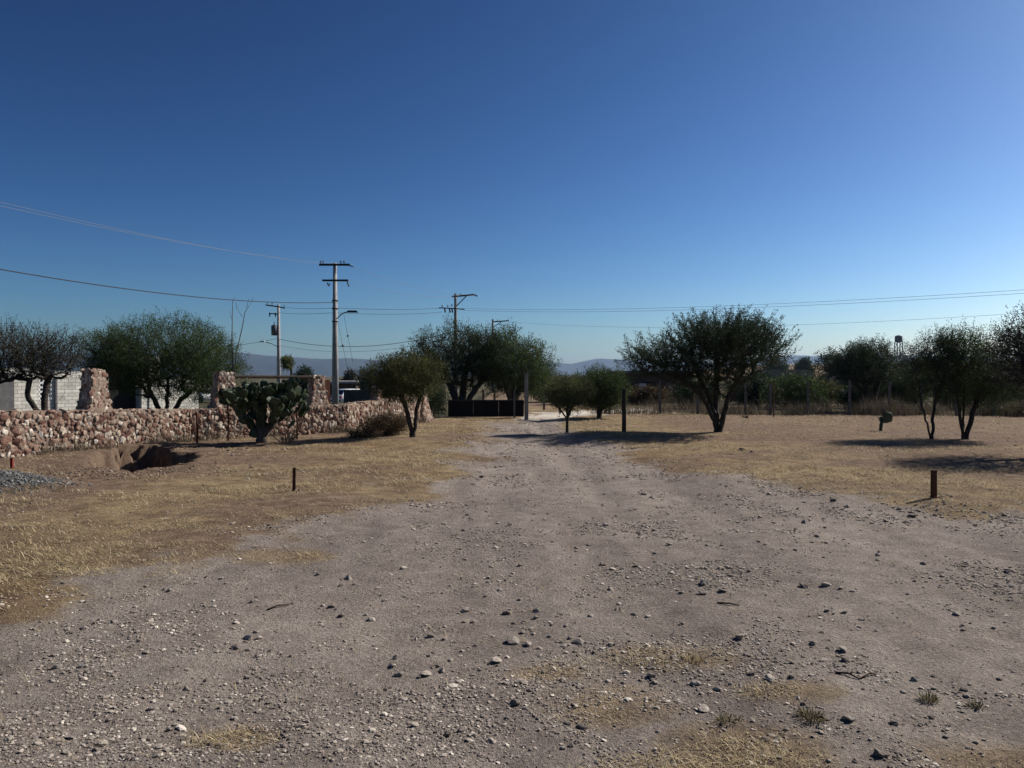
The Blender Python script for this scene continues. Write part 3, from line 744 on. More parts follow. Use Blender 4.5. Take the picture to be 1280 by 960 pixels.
far_trees = [(1012, 1060, 434, 60, 'leaf_dark', 'far dark tree with a pointed top at the left end of the right hand treeline'),
             (1040, 1092, 440, 72, 'leaf_dark', 'far tree behind the left side of the three stemmed mesquite'),
             (1128, 1180, 449, 90, 'leaf_dark', 'far tree just under the tank of the water tower'),
             (1135, 1178, 440, 58, 'leaf_green', 'far tree right of the water tower'),
             (950, 985, 452, 250, 'leaf_dark', 'tiny dark tree on the brown rise right of the big acacia'),
             (995, 1014, 449, 250, 'leaf_dark', 'tiny upright tree on top of the brown rise'),
             (366, 393, 459, 80, 'leaf_dark', 'dark far tree right of the pole with the transformer'),
             (428, 446, 466, 110, 'leaf_grey', 'small far tree right of the main power pole'),
             (444, 480, 462, 85, 'leaf_dark', 'far dark tree left of the small forked tree'),
             (468, 505, 464, 95, 'leaf_dark', 'far dark tree behind the small forked tree')]
for k, (a, c, py, d, lm, lab) in enumerate(far_trees):
    sc = d / 40.0
    make_bush('far_tree', lab, a, c, py, d, 80 + k, lm, 220, 36, (0.085 * sc, 0.04 * sc), cat='tree', spread=0.09 * sc, finger=0.22 * sc)

# pruned tree with a tuft of pale leaves behind the gate
d = 62; b = gbase(364, d); zt = lambda py: at(0, py, d).z - b[2]
make_tree('pruned_tree', 'lopped tree trunk with a small pale leaf tuft behind the wall gateway', 'tree', b,
    [[(0, 0, 0), (.05, 0, zt(480)), (0, 0, zt(455)), (-.05, 0, zt(449))], [(0, 0, zt(457)), (-.3, 0, zt(450)), (-.4, 0, zt(446))]],
    [dcrown(352, 366, 446, 460, 364, d, b, .5)], 71, 60, 30, (.14, .06), .2, .12, .3, 'leaf_pale', 'bark', .13, zt(462), gap=0)
make_bush('dry_bush', 'small dead plant standing on the far field near the big acacia', 922, 940, 520, 29.0, 72, 'leaf_brown', 40, 14, (0.06, 0.012), spread=0.05, finger=0.2)
make_bush('dry_bush', 'twiggy weed clump at the foot of the fence under the bushy right tree', 1255, 1300, 505, 30.5, 73, 'leaf_brown', 90, 26, (0.07, 0.014), spread=0.06, finger=0.25)

# ------------------------------------------------------------------ stones
import bmesh
def ico(sub):
    bm = bmesh.new(); bmesh.ops.create_icosphere(bm, subdivisions=sub, radius=1.0)
    v = np.array([x.co[:] for x in bm.verts]); f = np.array([[x.index for x in q.verts] for q in bm.faces]); bm.free()
    return v, f
ICO1, ICO2, ICO3 = ico(1), ico(2), ico(3)

def facet(v, rng, cuts=7, depth=(0.55, 0.9)):
    "chop a sphere by random planes: an angular stone"
    v = v.copy()
    for _ in range(cuts):
        n = rng.normal(size=3); n /= np.linalg.norm(n); h = rng.uniform(*depth)
        k = v @ n; over = k > h
        v[over] -= np.outer(k[over] - h, n)
    return v

def scatter_stones(pos, size, rng, base=ICO1, variants=10, flat=(0.45, 0.8), frame=None, cuts=5):
    """pos (n,3), size (n,) ; frame: None for stones lying on the ground or (u,v,w) unit vectors of a wall face"""
    n = len(pos); bv, bf = base
    vs = np.stack([facet(bv, rng, cuts) for _ in range(variants)])
    pick = rng.integers(0, variants, n)
    V = vs[pick]                                             # n,k,3
    sc = np.stack([rng.uniform(0.75, 1.3, n), rng.uniform(0.7, 1.1, n), rng.uniform(*flat, n)], 1)
    a = rng.uniform(0, 2 * math.pi, n); ca, sa = np.cos(a), np.sin(a)
    V = V * sc[:, None, :]
    tl = rng.normal(size=n) * 0.25
    x = V[:, :, 0] * ca[:, None] - V[:, :, 1] * sa[:, None]; y = V[:, :, 0] * sa[:, None] + V[:, :, 1] * ca[:, None]; z = V[:, :, 2] + x * tl[:, None]
    if frame is None:
        W = np.stack([x, y, z], 2)
    else:
        u, v, w_ = frame
        W = x[:, :, None] * u + y[:, :, None] * v + z[:, :, None] * w_
    W = W * size[:, None, None] + pos[:, None, :]
    F = (bf[None] + (np.arange(n) * len(bv))[:, None, None]).reshape(-1, 3)
    return W.reshape(-1, 3), F

def blocky(v, p=4.5):
    n = (np.abs(v[:, 0]) ** p + np.abs(v[:, 1]) ** p + np.abs(v[:, 2]) ** 2.5) ** (1 / p)
    return v / n[:, None]
BLK1, BLK2 = (blocky(ICO1[0]), ICO1[1]), (blocky(ICO2[0]), ICO2[1])

# ------------------------------------------------------------------ rubble stone wall with buttress pillars
rngw = np.random.default_rng(77)
wall = thing('stone_wall', 'low rubble wall of pink and tan stones with flared pillars along the left side', 'stone wall', (WALL[1][0], WALL[1][1], 0))
w0 = np.array([WALL[1][0], WALL[1][1], 0.0])
TH = 0.42
WH = [1.0, 0.93, 0.80, 0.78, 0.98]
def wall_pt(i, t): return np.array(WALL[i]) * (1 - t) + np.array(WALL[i + 1]) * t
core, sv, sf, off = MB(), [], [], 0
for i in range(len(WALL) - 1):
    a, b2 = np.array(WALL[i]), np.array(WALL[i + 1]); L = np.linalg.norm(b2 - a); u2 = (b2 - a) / L
    u = np.array([u2[0], u2[1], 0]); nrm = np.array([u2[1], -u2[0], 0])
    za, zb = hz(*a), hz(*b2); ang = math.atan2(u2[1], u2[0])
    nseg = max(1, int(L / 0.8))
    for k in range(nseg):
        t = (k + .5) / nseg; p = a * (1 - t) + b2 * t; hh = WH[i] * (1 - t) + WH[i + 1] * t; z = za * (1 - t) + zb * t
        pc = p - nrm[:2] * TH / 2
        core.box((pc[0] - w0[0], pc[1] - w0[1], z + hh / 2 - 0.25), (L / nseg + 0.02, TH - 0.03, hh + 0.47), ang)
    # faces: front, back, top
    for side in ('front', 'back', 'top'):
        rows = np.arange(0.0, 0.925, 0.074) if side != 'top' else np.arange(0.05, TH, 0.09)
        for r in rows:
            step = 0.094 if side != 'back' else .15; m = int(L / step)
            for k in range(m):
                if side == 'back' and k % 2: continue
                t = (k + rngw.uniform(.1, .9)) / m; p = a * (1 - t) + b2 * t; hh = WH[i] * (1 - t) + WH[i + 1] * t; z = za * (1 - t) + zb * t
                if side != 'top':
                    zz = z + r * hh / 0.93 * 1.0 + rngw.uniform(-.03, .03)
                    if zz > z + hh - .06: continue
                    q = p if side == 'front' else p - nrm[:2] * TH
                    dn = nrm if side == 'front' else -nrm
                    pos = np.array([[q[0], q[1], zz]]) - dn * (0.018 - rngw.uniform(0, .018))
                    fr = (u, np.array([0, 0, 1.0]), dn)
                else:
                    q = p - nrm[:2] * r; pos = np.array([[q[0], q[1], z + hh - 0.03 + rngw.uniform(-.01, .01)]]); fr = (u, nrm, np.array([0, 0, 1.0]))
                v, f = scatter_stones(pos, np.array([rngw.uniform(0.044, 0.056) * rngw.choice((.7, 1, 1, 1.2, 1.6))]), rngw, BLK1 if side == 'back' else BLK2, 1, (0.30, 0.45), fr, 6)
                sv.append(v - w0); sf.append(f + off); off += len(v)
core.build('mortar_core', M['mortar'], wall)
link('rubble_stones', mesh_np('rubble_stones', np.concatenate(sv), np.concatenate(sf), M['stone_wall']), wall)

def pillar(px, top_py, d, ang, bw=0.62, bd=0.36, tw=0.17, td=0.17, label=None):
    x = xat(px, d); z0 = hz(x, d) - 0.1; H = at(0, top_py, d).z - z0
    u = np.array([math.cos(ang), math.sin(ang), 0]); nv = np.array([u[1], -u[0], 0])
    c = np.array([x, d, z0]) - nv * 0.1 - w0
    m = MB(); prof = []
    K = 9
    for k in range(K + 1):
        t = k / K; e = (1 - t) ** 1.9
        prof.append((tw + (bw - tw) * e, td + (bd - td) * e, t * H))
    n = 0
    for (hu, hn, z) in prof:
        for su, sn in ((-1, -1), (1, -1), (1, 1), (-1, 1)):
            m.v.append(tuple(c + u * su * hu * .97 + nv * sn * hn * .97 + np.array([0, 0, z])))
    for k in range(K):
        for q in range(4):
            a_, b_ = 4 * k + q, 4 * k + (q + 1) % 4
            m.f.append((a_, b_, b_ + 4, a_ + 4))
    m.f.append((4 * K, 4 * K + 1, 4 * K + 2, 4 * K + 3))
    V, F, o = [np.array(m.v)], [], len(m.v)
    stoneV, stoneF = [], []
    for z in np.arange(0.05, H, 0.085):
        t = z / H; e = (1 - t) ** 1.9; hu, hn = tw + (bw - tw) * e, td + (bd - td) * e
        for s, (dir_, run, half, dep) in enumerate(((nv, u, hu, hn), (-nv, u, hu, hn), (u, nv, hn, hu), (-u, nv, hn, hu))):
            mm = max(2, int(2 * half / 0.10))
            for k in range(mm):
                o2 = -half + 2 * half * (k + rngw.uniform(.2, .8)) / mm
                pos = (c + run * o2 + dir_ * (dep * .95 - 0.005) + np.array([0, 0, z + rngw.uniform(-.02, .02)]))[None]
                v, f = scatter_stones(pos, np.array([rngw.uniform(0.045, 0.075)]), rngw, BLK2, 1, (0.25, 0.4), (run, np.array([0, 0, 1.0]), dir_))
                stoneV.append(v); stoneF.append(f + o); o += len(v)
    for k in range(4):
        pos = (c + u * rngw.uniform(-tw, tw) * .6 + nv * rngw.uniform(-td, td) * .6 + np.array([0, 0, H]))[None]
        v, f = scatter_stones(pos, np.array([0.08]), rngw, ICO1, 1, (0.3, 0.45), (u, nv, np.array([0, 0, 1.0]))); stoneV.append(v); stoneF.append(f + o); o += len(v)
    allf = np.concatenate(stoneF); nf = len(m.f)
    me = mesh_np('pillar', np.concatenate(V + stoneV), [np.array(m.f), allf], [M['mortar'], M['stone_wall']], False, np.concatenate([np.zeros(nf, int), np.ones(len(allf), int)]))
    o_ = link('pillar', me, wall)
    if label: o_['label'] = label
    return o_
angs = [math.atan2(WALL[i + 1][1] - WALL[i][1], WALL[i + 1][0] - WALL[i][0]) for i in range(4)]
pillar(121, 463, 17.35, angs[1], .64, .36, .17, .18)
pillar(282, 467, 20.0, angs[2], .62, .36, .22, .18)
pillar(398, 470, 21.9, angs[2], .66, .36, .17, .16)
pillar(474, 484, 24.1, angs[3], .66, .34, .10, .12)
pillar(530, 482, 26.9, angs[3], .50, .34, .13, .14)

# gateway between two of the pillars: beam and rusty panel
gt = thing('wall_gateway', 'dark beam across the wall gateway between two pillars, over the prickly pear', 'gate', (0, 0, 0))
p1, p2 = at(286, 471, 20.1), at(400, 471.5, 21.9)
MB().tube([p1, p2], 0.045, 6).build('beam', M['wood_dark'], gt)
MB().box(at(407, 491, 22.5), (0.28, 0.05, 0.75), angs[2]).build('rusty_panel', M['rust'], gt)

# ------------------------------------------------------------------ prickly pear
rngc = random.Random(4)
def pad_mesh(seed):
    r = np.random.default_rng(seed); v, f = ICO3; v = v.copy()
    t = (v[:, 2] + 1) / 2                                     # 0 bottom .. 1 top: obovate outline, narrow foot
    wdt = 0.40 + 0.75 * t ** 0.7
    wdt = np.where(t > .6, 1.05 - 0.25 * ((t - .6) / .4) ** 2, wdt)
    v[:, 0] *= wdt * r.uniform(.85, 1.05); v[:, 1] *= 0.13 * (1.25 - .5 * t)
    v[:, 1] += 0.10 * v[:, 0] ** 2 + 0.05 * np.sin(v[:, 2] * 2 + seed)
    v[:, 2] += 0.93
    return mesh_np('pad', v * np.array([0.5, 0.5, 0.5]), f, M['pad'], True)       # unit height ~1, foot at the origin
PADS = [pad_mesh(s) for s in range(4)]

d = 18.5; xb = xat(326, d); base = Vector((xb, d, hz(xb, d)))
cact = thing('prickly_pear', 'huge dark prickly pear clump of flat pads in front of the stone wall', 'cactus', base)
MB().tube([(0, 0, -.05), (.02, 0, .2), (-.03, .03, .45), (0, 0, .7)], [.14, .11, .10, .08], 10).tube([(0, 0, .1), (.2, -.05, .35), (.4, -.05, .6)], [.09, .08, .06], 9).tube(
    [(0, 0, .1), (-.15, .06, .3), (-.32, .1, .55)], [.09, .07, .06], 9).build('trunk', M['bark_grey'], cact, True)
spec = []
def grow_pad(p, tilt, face, size, lvl):
    "p foot, tilt = unit direction of growth, face = angle of the flat side"
    spec.append((Vector(p), Vector(tilt).normalized(), face, size))
    if lvl <= 0: return
    for k in range(rngc.choice((2, 2, 2, 3))):
        t = Vector(tilt).normalized(); q = Vector(p) + t * size * rngc.uniform(.75, .95)
        side = Vector((math.cos(face), math.sin(face), 0)); o = rngc.uniform(-.36, .36) * size
        nt_ = (t + side * (o / size) * 1.7 + Vector((rngc.gauss(0, .2), rngc.gauss(0, .2), .28))).normalized()
        grow_pad(q + side * o, nt_, face + rngc.gauss(0, .7), size * rngc.uniform(.85, 1.05), lvl - 1)
for (x, y, z, tx, ty, lv) in ((0, 0, .6, 0, 0, 3), (-.05, .05, .45, -.5, .2, 3), (.05, -.05, .5, .25, -.3, 3), (.25, -.05, .45, .3, -.1, 3), (.4, -.05, .55, .5, 0, 3), (.42, 0, .5, .9, .2, 3),
                               (.5, -.1, .4, .7, -.3, 3), (.3, -.15, .3, .5, -.4, 3), (.6, .05, .45, .35, .1, 3), (.65, 0, .35, 1.1, 0, 2), (-.32, .1, .5, -.6, 0, 3), (-.34, .1, .42, -1.0, -.1, 3), (-.45, 0, .5, -.3, -.1, 3),
                               (.3, .15, .5, .3, .5, 2), (-.2, .1, .55, -.3, .4, 3), (.05, 0, .3, .15, -.6, 2), (-.15, -.1, .35, -.25, -.4, 3), (-.1, -.1, .12, -.5, -.2, 1), (.08, -.1, .15, .3, -.5, 2)):
    grow_pad((x, y, z), (tx, ty, 1.0), rngc.uniform(0, 3.14), rngc.uniform(.20, .27), lv + 1)
zlim, xlim = 1.58, 1.16
spec = [s for s in spec if .3 < (s[0] + s[1] * s[3]).z < zlim and -1.08 < (s[0] + s[1] * s[3]).x < 1.2]
rngc.shuffle(spec); spec = spec[:560]
rngc.shuffle(spec)
def pad_matrix(s):
    p, t, face, size = s
    X = Vector((math.cos(face), math.sin(face), 0)); Y = t.cross(X).normalized(); X = Y.cross(t).normalized()
    R = Matrix((X, Y, t)).transposed().to_4x4()
    return Matrix.Translation(p) @ R @ Matrix.Diagonal((size * 1.02, size, size, 1))
spec.sort(key=lambda s: s[0].y)
for k, s in enumerate(spec[:99]):
    o = link('pad', PADS[k % 4], cact); o.matrix_local = pad_matrix(s)
if len(spec) > 99:
    pv = [np.array([v.co[:] for v in m.vertices]) for m in PADS]; pf = [np.array([list(q.vertices) for q in m.polygons]) for m in PADS]
    VV, FF, off = [], [], 0
    for k, s in enumerate(spec[99:]):
        mm = np.array(pad_matrix(s)); v = pv[k % 4] @ mm[:3, :3].T + mm[:3, 3]; VV.append(v); FF.append(pf[k % 4] + off); off += len(v)
    o = link('pads', mesh_np('pads', np.concatenate(VV), np.concatenate(FF), M['pad'], True), cact); o['kind'] = 'stuff'
print('PADS', len(spec))

# lone cactus on the right field
d = 22.3; xb = xat(1101, d)
c2 = thing('prickly_pear', 'small lone cactus of one dark round pad on a stub, far in the field', 'cactus', (xb, d, hz(xb, d)))
MB().tube([(0, 0, -.03), (.01, 0, .15), (.04, 0, .3)], [.045, .05, .045], 8).build('stem', M['pad'], c2, True)
for foot, t, face, size in (((.05, 0, .26), (.75, 0, .6), 0.1, .38), ((-.02, 0, .27), (-.35, 0, 1), 1.2, .2), ((.02, 0, .24), (.2, .1, 1), .3, .2)):
    o = link('pad', PADS[1], c2); o.matrix_local = pad_matrix((Vector(foot), Vector(t).normalized(), face, size))

# ------------------------------------------------------------------ power poles
def insulator(parent, p, h=0.22):
    MB().lathe([(.02, 0), (.02, h * .4), (.06, h * .45), (.07, h * .6), (.045, h * .7), (.06, h * .8), (.03, h)], p, 8).build('insulator', M['concrete_dark'], parent, True)

d1 = 51.0; x1 = xat(419, d1); z1 = hz(x1, d1); T1 = at(0, 330, d1).z
pole1 = thing('power_pole', 'tall pale concrete power pole with two crossarms and a street light arm', 'power pole', (x1, d1, z1))
Z = lambda py: at(0, py, d1).z - z1
X = lambda px: xat(px, d1) - x1
MB().tube([(0, 0, -.3), (0, 0, T1 - z1 + .05)], [.24, .12], 12).build('shaft', M['concrete'], pole1, True)
MB().box((X(419), -.14, Z(331.5)), (X(438) - X(400), .12, .13), 0.0).build('crossarm', M['black_metal'], pole1)
MB().box((X(420), -.14, Z(351)), (X(436) - X(404), .11, .12), 0.0).build('crossarm', M['black_metal'], pole1)
MB().tube([(X(434), -.14, Z(331)), (X(438), -.14, Z(332.5)), (X(443), -.1, Z(334))], [.06, .05, .02], 6).build('arm_end', M['black_metal'], pole1)
for px in (402, 405, 427, 431): insulator(pole1, (X(px), -.14, Z(330.7)))
MB().tube([(X(435), -.14, Z(352)), (X(435.5), -.14, Z(355)), (X(437), -.14, Z(358)), (X(435), -.1, Z(354))], .05, 6).build('fuse_cutout', M['steel'], pole1)
MB().tube([(X(410), -.14, Z(354)), (X(412), -.14, Z(358)), (X(413), -.1, Z(355))], .05, 6).build('fuse_cutout', M['steel'], pole1)
for py in (376, 386, 402): MB().lathe([(.20, -.04), (.21, 0), (.20, .04)], (0, 0, Z(py)), 12).build('clamp_band', M['black_metal'], pole1)
la = MB().tube([(.12, -.1, Z(399)), (X(428), -.3, Z(393.5)), (X(433), -.5, Z(391.5)), (X(438), -.6, Z(391))], .035, 6).build('lamp_arm', M['steel'], pole1, True)
MB().box((X(443), -.65, Z(390.5)), (.75, .26, .13), 0.12, .75).build('lamp_head', M['black_metal'], la)
MB().tube([(0, -.2, Z(376)), (.0, -.24, Z(400)), (.0, -.27, Z(470))], .02, 4).build('conduit', M['black_metal'], pole1)

d2 = 80.0; x2 = xat(348.5, d2); z2 = hz(x2, d2)
pole2 = thing('power_pole', 'thinner far power pole carrying a transformer, above the prickly pear', 'power pole', (x2, d2, z2))
Z = lambda py: at(0, py, d2).z - z2
X = lambda px: xat(px, d2) - x2
MB().tube([(0, 0, -.3), (0, 0, Z(381))], [.24, .13], 10).build('shaft', M['concrete'], pole2, True)
MB().tube([(X(333), -.15, Z(381.5)), (X(348), -.15, Z(383.5)), (X(357), -.15, Z(385.5))], .07, 6).build('crossarm', M['black_metal'], pole2)
MB().tube([(X(337), -.15, Z(392)), (X(349), -.15, Z(393))], .06, 6).build('crossarm', M['black_metal'], pole2)
for px, py in ((335, 381), (341, 382), (356, 385)): insulator(pole2, (X(px), -.15, Z(py)), .3)
for px in (338, 345): MB().tube([(X(px), -.15, Z(391)), (X(px), -.15, Z(396))], .07, 6).build('fuse_cutout', M['black_metal'], pole2)
tf = MB().lathe([(.02, -.55), (.30, -.52), (.32, 0), (.32, .45), (.25, .52), (.05, .55)], (X(343.5), -.1, Z(413)), 12).build('transformer', M['steel'], pole2, True)
MB().lathe([(.05, 0), (.06, .1), (.03, .4)], (X(343.2), -.1, Z(413) + .5), 6).build('bushing', M['black_metal'], tf, True)
l2 = MB().tube([(0, -.1, Z(434)), (X(342), -.5, Z(430)), (X(335), -.9, Z(428))], .04, 6).build('lamp_arm', M['steel'], pole2, True)
MB().box((X(332), -1, Z(427.5)), (.6, .3, .15), .1, .7).build('lamp_head', M['white_paint'], l2)

d3 = 70.0; x3 = xat(569.5, d3); z3 = hz(x3, d3)
pole3 = thing('power_pole', 'dark power pole with one long bracket arm, rising behind the tall gate mesquite', 'power pole', (x3, d3, z3))
Z = lambda py: at(0, py, d3).z - z3
X = lambda px: xat(px, d3) - x3
MB().tube([(0, 0, -.3), (0, 0, Z(367))], [.2, .12], 10).build('shaft', M['concrete_dark'], pole3, True)
MB().tube([(X(565), -.14, Z(371)), (X(578), -.14, Z(370)), (X(592), -.14, Z(368.6)), (X(597), -.14, Z(370.5))], [.07, .08, .08, .06], 6).build('crossarm', M['black_metal'], pole3)
MB().tube([(X(570.5), -.12, Z(383)), (X(583), -.12, Z(370.5))], .05, 6).build('brace', M['black_metal'], pole3)
MB().tube([(X(549), -.14, Z(385)), (X(569), -.14, Z(386)), (X(581), -.14, Z(387))], .05, 6).build('crossarm', M['black_metal'], pole3)
for px, py in ((576, 370.5), (553, 385), (560, 385), (565, 384)): insulator(pole3, (X(px), -.14, Z(py)), .26)
for px in (556, 562, 565): MB().tube([(X(px), -.14, Z(386)), (X(px + 1), -.14, Z(391))], .07, 6).build('fuse_cutout', M['black_metal'], pole3)

d4 = 103.0; x4 = xat(616, d4); z4 = hz(x4, d4)
pole4 = thing('power_pole', 'farthest power pole, small, with a short arm above the right gate mesquite', 'power pole', (x4, d4, z4))
Z = lambda py: at(0, py, d4).z - z4
X = lambda px: xat(px, d4) - x4
MB().tube([(0, 0, -.3), (0, 0, Z(399))], [.2, .12], 10).build('shaft', M['concrete_dark'], pole4, True)
MB().tube([(X(615), -.14, Z(402.5)), (X(636), -.14, Z(401))], .08, 6).build('crossarm', M['black_metal'], pole4)
MB().tube([(X(617), -.14, Z(409)), (X(627), -.14, Z(402))], .05, 6).build('brace', M['black_metal'], pole4)
for px in (622, 635): insulator(pole4, (X(px), -.14, Z(402)), .3)

# ------------------------------------------------------------------ wires
def wire(label, a, b, sag, r=0.014, m='wire', group=None, n=24):
    "a, b: (px, py, distance) of the two ends"
    A, B = at(*a), at(*b); pts = []
    for k in range(n + 1):
        t = k / n; p = A.lerp(B, t); p.z -= sag * 4 * t * (1 - t); pts.append(p)
    o = MB().tube(pts, r, 5, False).build('power_line', M[m])
    return tag(o, label, 'power line', group)
g1 = 'overhead lines from the main pole'
wire('bright upper wire from the left edge to the left tip of the top crossarm', (-160, 213, 24), (402, 330, 51), 0.35, .0075, 'wire_bright', g1)
wire('bright upper wire just below its twin, ending mid crossarm of the main pole', (-160, 220, 23.5), (427, 330, 51), 0.42, .0075, 'wire_bright', g1)
wire('bright wire sloping from the main pole crossarm end down to the bracket arm pole', (431, 330, 51), (596, 369, 70), 0.5, .008, 'wire_bright', g1)
wire('bright wire from the main pole lower crossarm toward the bracket arm pole', (436, 351, 51), (578, 369, 70), 0.5, .008, 'wire_bright', g1)
wire('thick dark cable drooping from the left edge to the middle of the main pole', (-80, 322, 26), (417, 378, 51), 0.5, .022, 'wire', g1)
wire('dark wire between the transformer pole and the main pole, upper one', (357, 384, 80), (417, 385, 51), 0.1, .014, 'wire', g1)
wire('dark wire between the transformer pole and the main pole, lower one', (349, 391, 80), (417, 391, 51), 0.1, .014, 'wire', g1)
g2 = 'lines between the poles over the gate trees'
wire('level wire from the main pole to the bracket arm pole, upper one', (421, 385, 51), (550, 385.5, 70), 0.1, .015, 'wire', g2)
wire('level wire from the main pole to the bracket arm pole, lower one', (421, 391, 51), (553, 390, 70), 0.15, .015, 'wire', g2)
wire('thick low cable sagging from the transformer pole past the main pole to the gate trees', (350, 424, 80), (572, 413, 70), 1.1, .024, 'wire', g2)
wire('faint thin wire under the thick low cable', (350, 432, 80), (572, 420, 70), 1.0, .012, 'wire', g2)
wire('cable leaving the transformer pole to the left above the umbrella mesquite', (348, 423, 80), (180, 436, 88), 0.5, .02, 'wire', g2)
g3 = 'lines crossing the sky on the right'
wire('upper of the close twin wires across the right sky', (577, 385.5, 70), (1330, 359, 34), 0.45, .008, 'wire', g3)
wire('lower of the close twin wires across the right sky', (580, 388, 70), (1330, 363.5, 34), 0.45, .008, 'wire', g3)
wire('single lower wire across the right sky from the farthest pole', (635, 402, 103), (1330, 388, 46), 0.9, .009, 'wire', g3)
def guy(label, a, b):
    A, B = at(*a), at(*b); t = thing('stay_wire', label, 'stay wire', (0, 0, 0))
    MB().tube([A, B], .011, 4).build('cable', M['wire'], t)
    q = A.lerp(B, .42); r = A.lerp(B, .455); MB().tube([q, q.lerp(r, .5), r], [.03, .09, .03], 8).build('strain_insulator', M['black_metal'], t)
guy('stay wire with a dark insulator slanting down right of the main pole, left one', (421, 396, 51), (438, 478, 52))
guy('stay wire with a dark insulator slanting down right of the main pole, right one', (430, 394, 51), (441, 452, 53))

# ------------------------------------------------------------------ buildings behind the wall
def block_house():
    "long facade running back to the right, parallel to the stone wall; local x runs along it, local -y faces the yard"
    x0, y0, TU = xat(90, 45.0), 45.0, math.radians(54)
    c_, s_ = math.cos(TU), math.sin(TU); zb = hz(x0, y0) - .3
    t = thing('block_house', 'long white block house with a dark gate opening behind the stone wall', 'house', (x0, y0, 0), TU)
    def along(px):
        k = (px - 640) / FPX; q = (k * y0 - x0) / (c_ - k * s_); return q, y0 + q * s_
    def seg(px0, px1, py, name='wall', m='block', dep=.25, dy=0.0, parent=None):
        a, da = along(px0); b, db = along(px1); z = at(0, py, (da + db) / 2).z
        return MB().box(((a + b) / 2, dy + dep / 2, (z + zb) / 2), (b - a, dep, z - zb)).build(name, M[m], parent or t)
    seg(-70, 48.8, 460); seg(68.2, 136, 464); seg(177, 248, 474); seg(186, 200, 446, 'pier', 'block', .5, -.06)
    seg(-75, 8, 466, 'dark_column', 'concrete_dark', .4, -1.0)
    seg(136.2, 176.8, 462, 'gate', 'dark_sheet', .06, .7)
    seg(49, 68, 462, 'recess_wall', 'concrete_dark', .1, .5)
    a, da = along(49); b, db = along(68); zt, zl = at(0, 473, da).z, at(0, 501, da).z
    p = MB(); nc, nr = 3, 5; cw, ch = (b - a) / nc, (zt - zl) / nr
    for i in range(nc):
        for j in range(nr):
            cx, cz = a + (i + .5) * cw, zl + (j + .5) * ch
            K = 12; n = len(p.v)
            for k in range(K):
                an = 2 * math.pi * k / K; ca, sa = math.cos(an), math.sin(an); q = 1 / max(abs(ca), abs(sa))
                p.v += [(cx + ca * q * cw / 2, .02, cz + sa * q * ch / 2), (cx + ca * cw * .33, .02, cz + sa * ch * .33), (cx + ca * cw * .33, .2, cz + sa * ch * .33)]
            for k in range(K):
                u, v_ = n + 3 * k, n + 3 * ((k + 1) % K)
                p.f += [(u, v_, v_ + 1, u + 1), (u + 1, v_ + 1, v_ + 2, u + 2)]
    p.build('breeze_block_panel', M['white_paint'], t)
    MB().box(((a + b) / 2, .12, (zl - .002 + zb) / 2), (b - a, .24, zl - zb - .004)).build('panel_base', M['block'], t)
    MB().box((b + .06, -.07, (at(0, 472, db).z + zb) / 2), (.1, .1, at(0, 472, db).z - zb)).build('pipe', M['concrete_dark'], t)
    xl, xr = along(-70)[0], along(248)[0]; H = at(0, 474, 49.5).z
    MB().box(((xl + xr) / 2, 6.2, (H + zb) / 2), (xr - xl, .25, H - zb)).build('back_wall', M['block'], t)
    MB().box((xr - .13, 3.2, (H + zb) / 2 - .01), (.25, 5.7, H - zb)).build('side_wall', M['block'], t)
    return t
block_house()

def car(px, d, label):
    x = xat(px, d); z = hz(x, d); t = thing('parked_car', label, 'car', (x, d, z), math.radians(-38))
    W, H, L = 1.72, 1.5, 4.1
    # sections along the length: (y, half width low, z low, z belt, half width top, z top)
    body = MB(); secs = [(-L / 2, .76, .35, .72), (-L / 2 + .12, .84, .26, .95), (-L / 2 + .7, .86, .22, .98), (L / 2 - 1.0, .86, .22, .95), (L / 2 - .2, .82, .26, .80), (L / 2, .72, .36, .62)]
    for (y, hw, zl, zt) in secs:
        body.v += [(-hw * .9, y, zl), (-hw, y, (zl + zt) / 2), (-hw * .93, y, zt), (hw * .93, y, zt), (hw, y, (zl + zt) / 2), (hw * .9, y, zl)]
    for i in range(len(secs) - 1):
        for k in range(6):
            a, b = 6 * i + k, 6 * i + (k + 1) % 6; body.f.append((a, b, b + 6, a + 6))
    body.f += [(5, 4, 3, 2, 1, 0), tuple(6 * (len(secs) - 1) + k for k in range(6))]
    body.build('body', M['car_white'], t, True)
    cab = MB(); cs = [(-L / 2 + .18, .78, .95), (-L / 2 + .55, .64, 1.46), (.2, .64, 1.5), (1.05, .76, .95)]
    for (y, hw, z_) in cs: cab.v += [(-hw, y, z_), (hw, y, z_)]
    cab.f += [(0, 1, 3, 2), (2, 3, 5, 4), (4, 5, 7, 6), (0, 2, 4, 6), (1, 7, 5, 3)]
    cab.build('cabin', M['car_white'], t)
    g = MB(); g.quad((-.66, -L / 2 + .24, 1.02), (.66, -L / 2 + .24, 1.02), (.57, -L / 2 + .50, 1.38), (-.57, -L / 2 + .50, 1.38))
    g.v = [(a, b - .02, c) for a, b, c in g.v]; g.build('rear_window', M['glass_dark'], t)
    for s in (-1, 1):
        MB().quad((s * .775, -1.2, 1.0), (s * .765, .75, 1.0), (s * .66, .2, 1.42), (s * .66, -1.2, 1.42)).build('side_window', M['glass_dark'], t)
        MB().box((s * .72, -L / 2 + .03, .78), (.16, .1, .2)).build('tail_light', M['lamp_red'], t)
        for y in (-1.3, 1.3):
            MB().tube([(s * .70, y, .31), (s * .88, y, .31)], .31, 14).build('wheel', M['tyre'], t, True)
    MB().box((0, -L / 2 - .02, .42), (1.5, .1, .18)).build('bumper', M['concrete_dark'], t)
    return t
car(259.5, 78, 'white car seen from its rear corner, parked between the block house and the prickly pear')

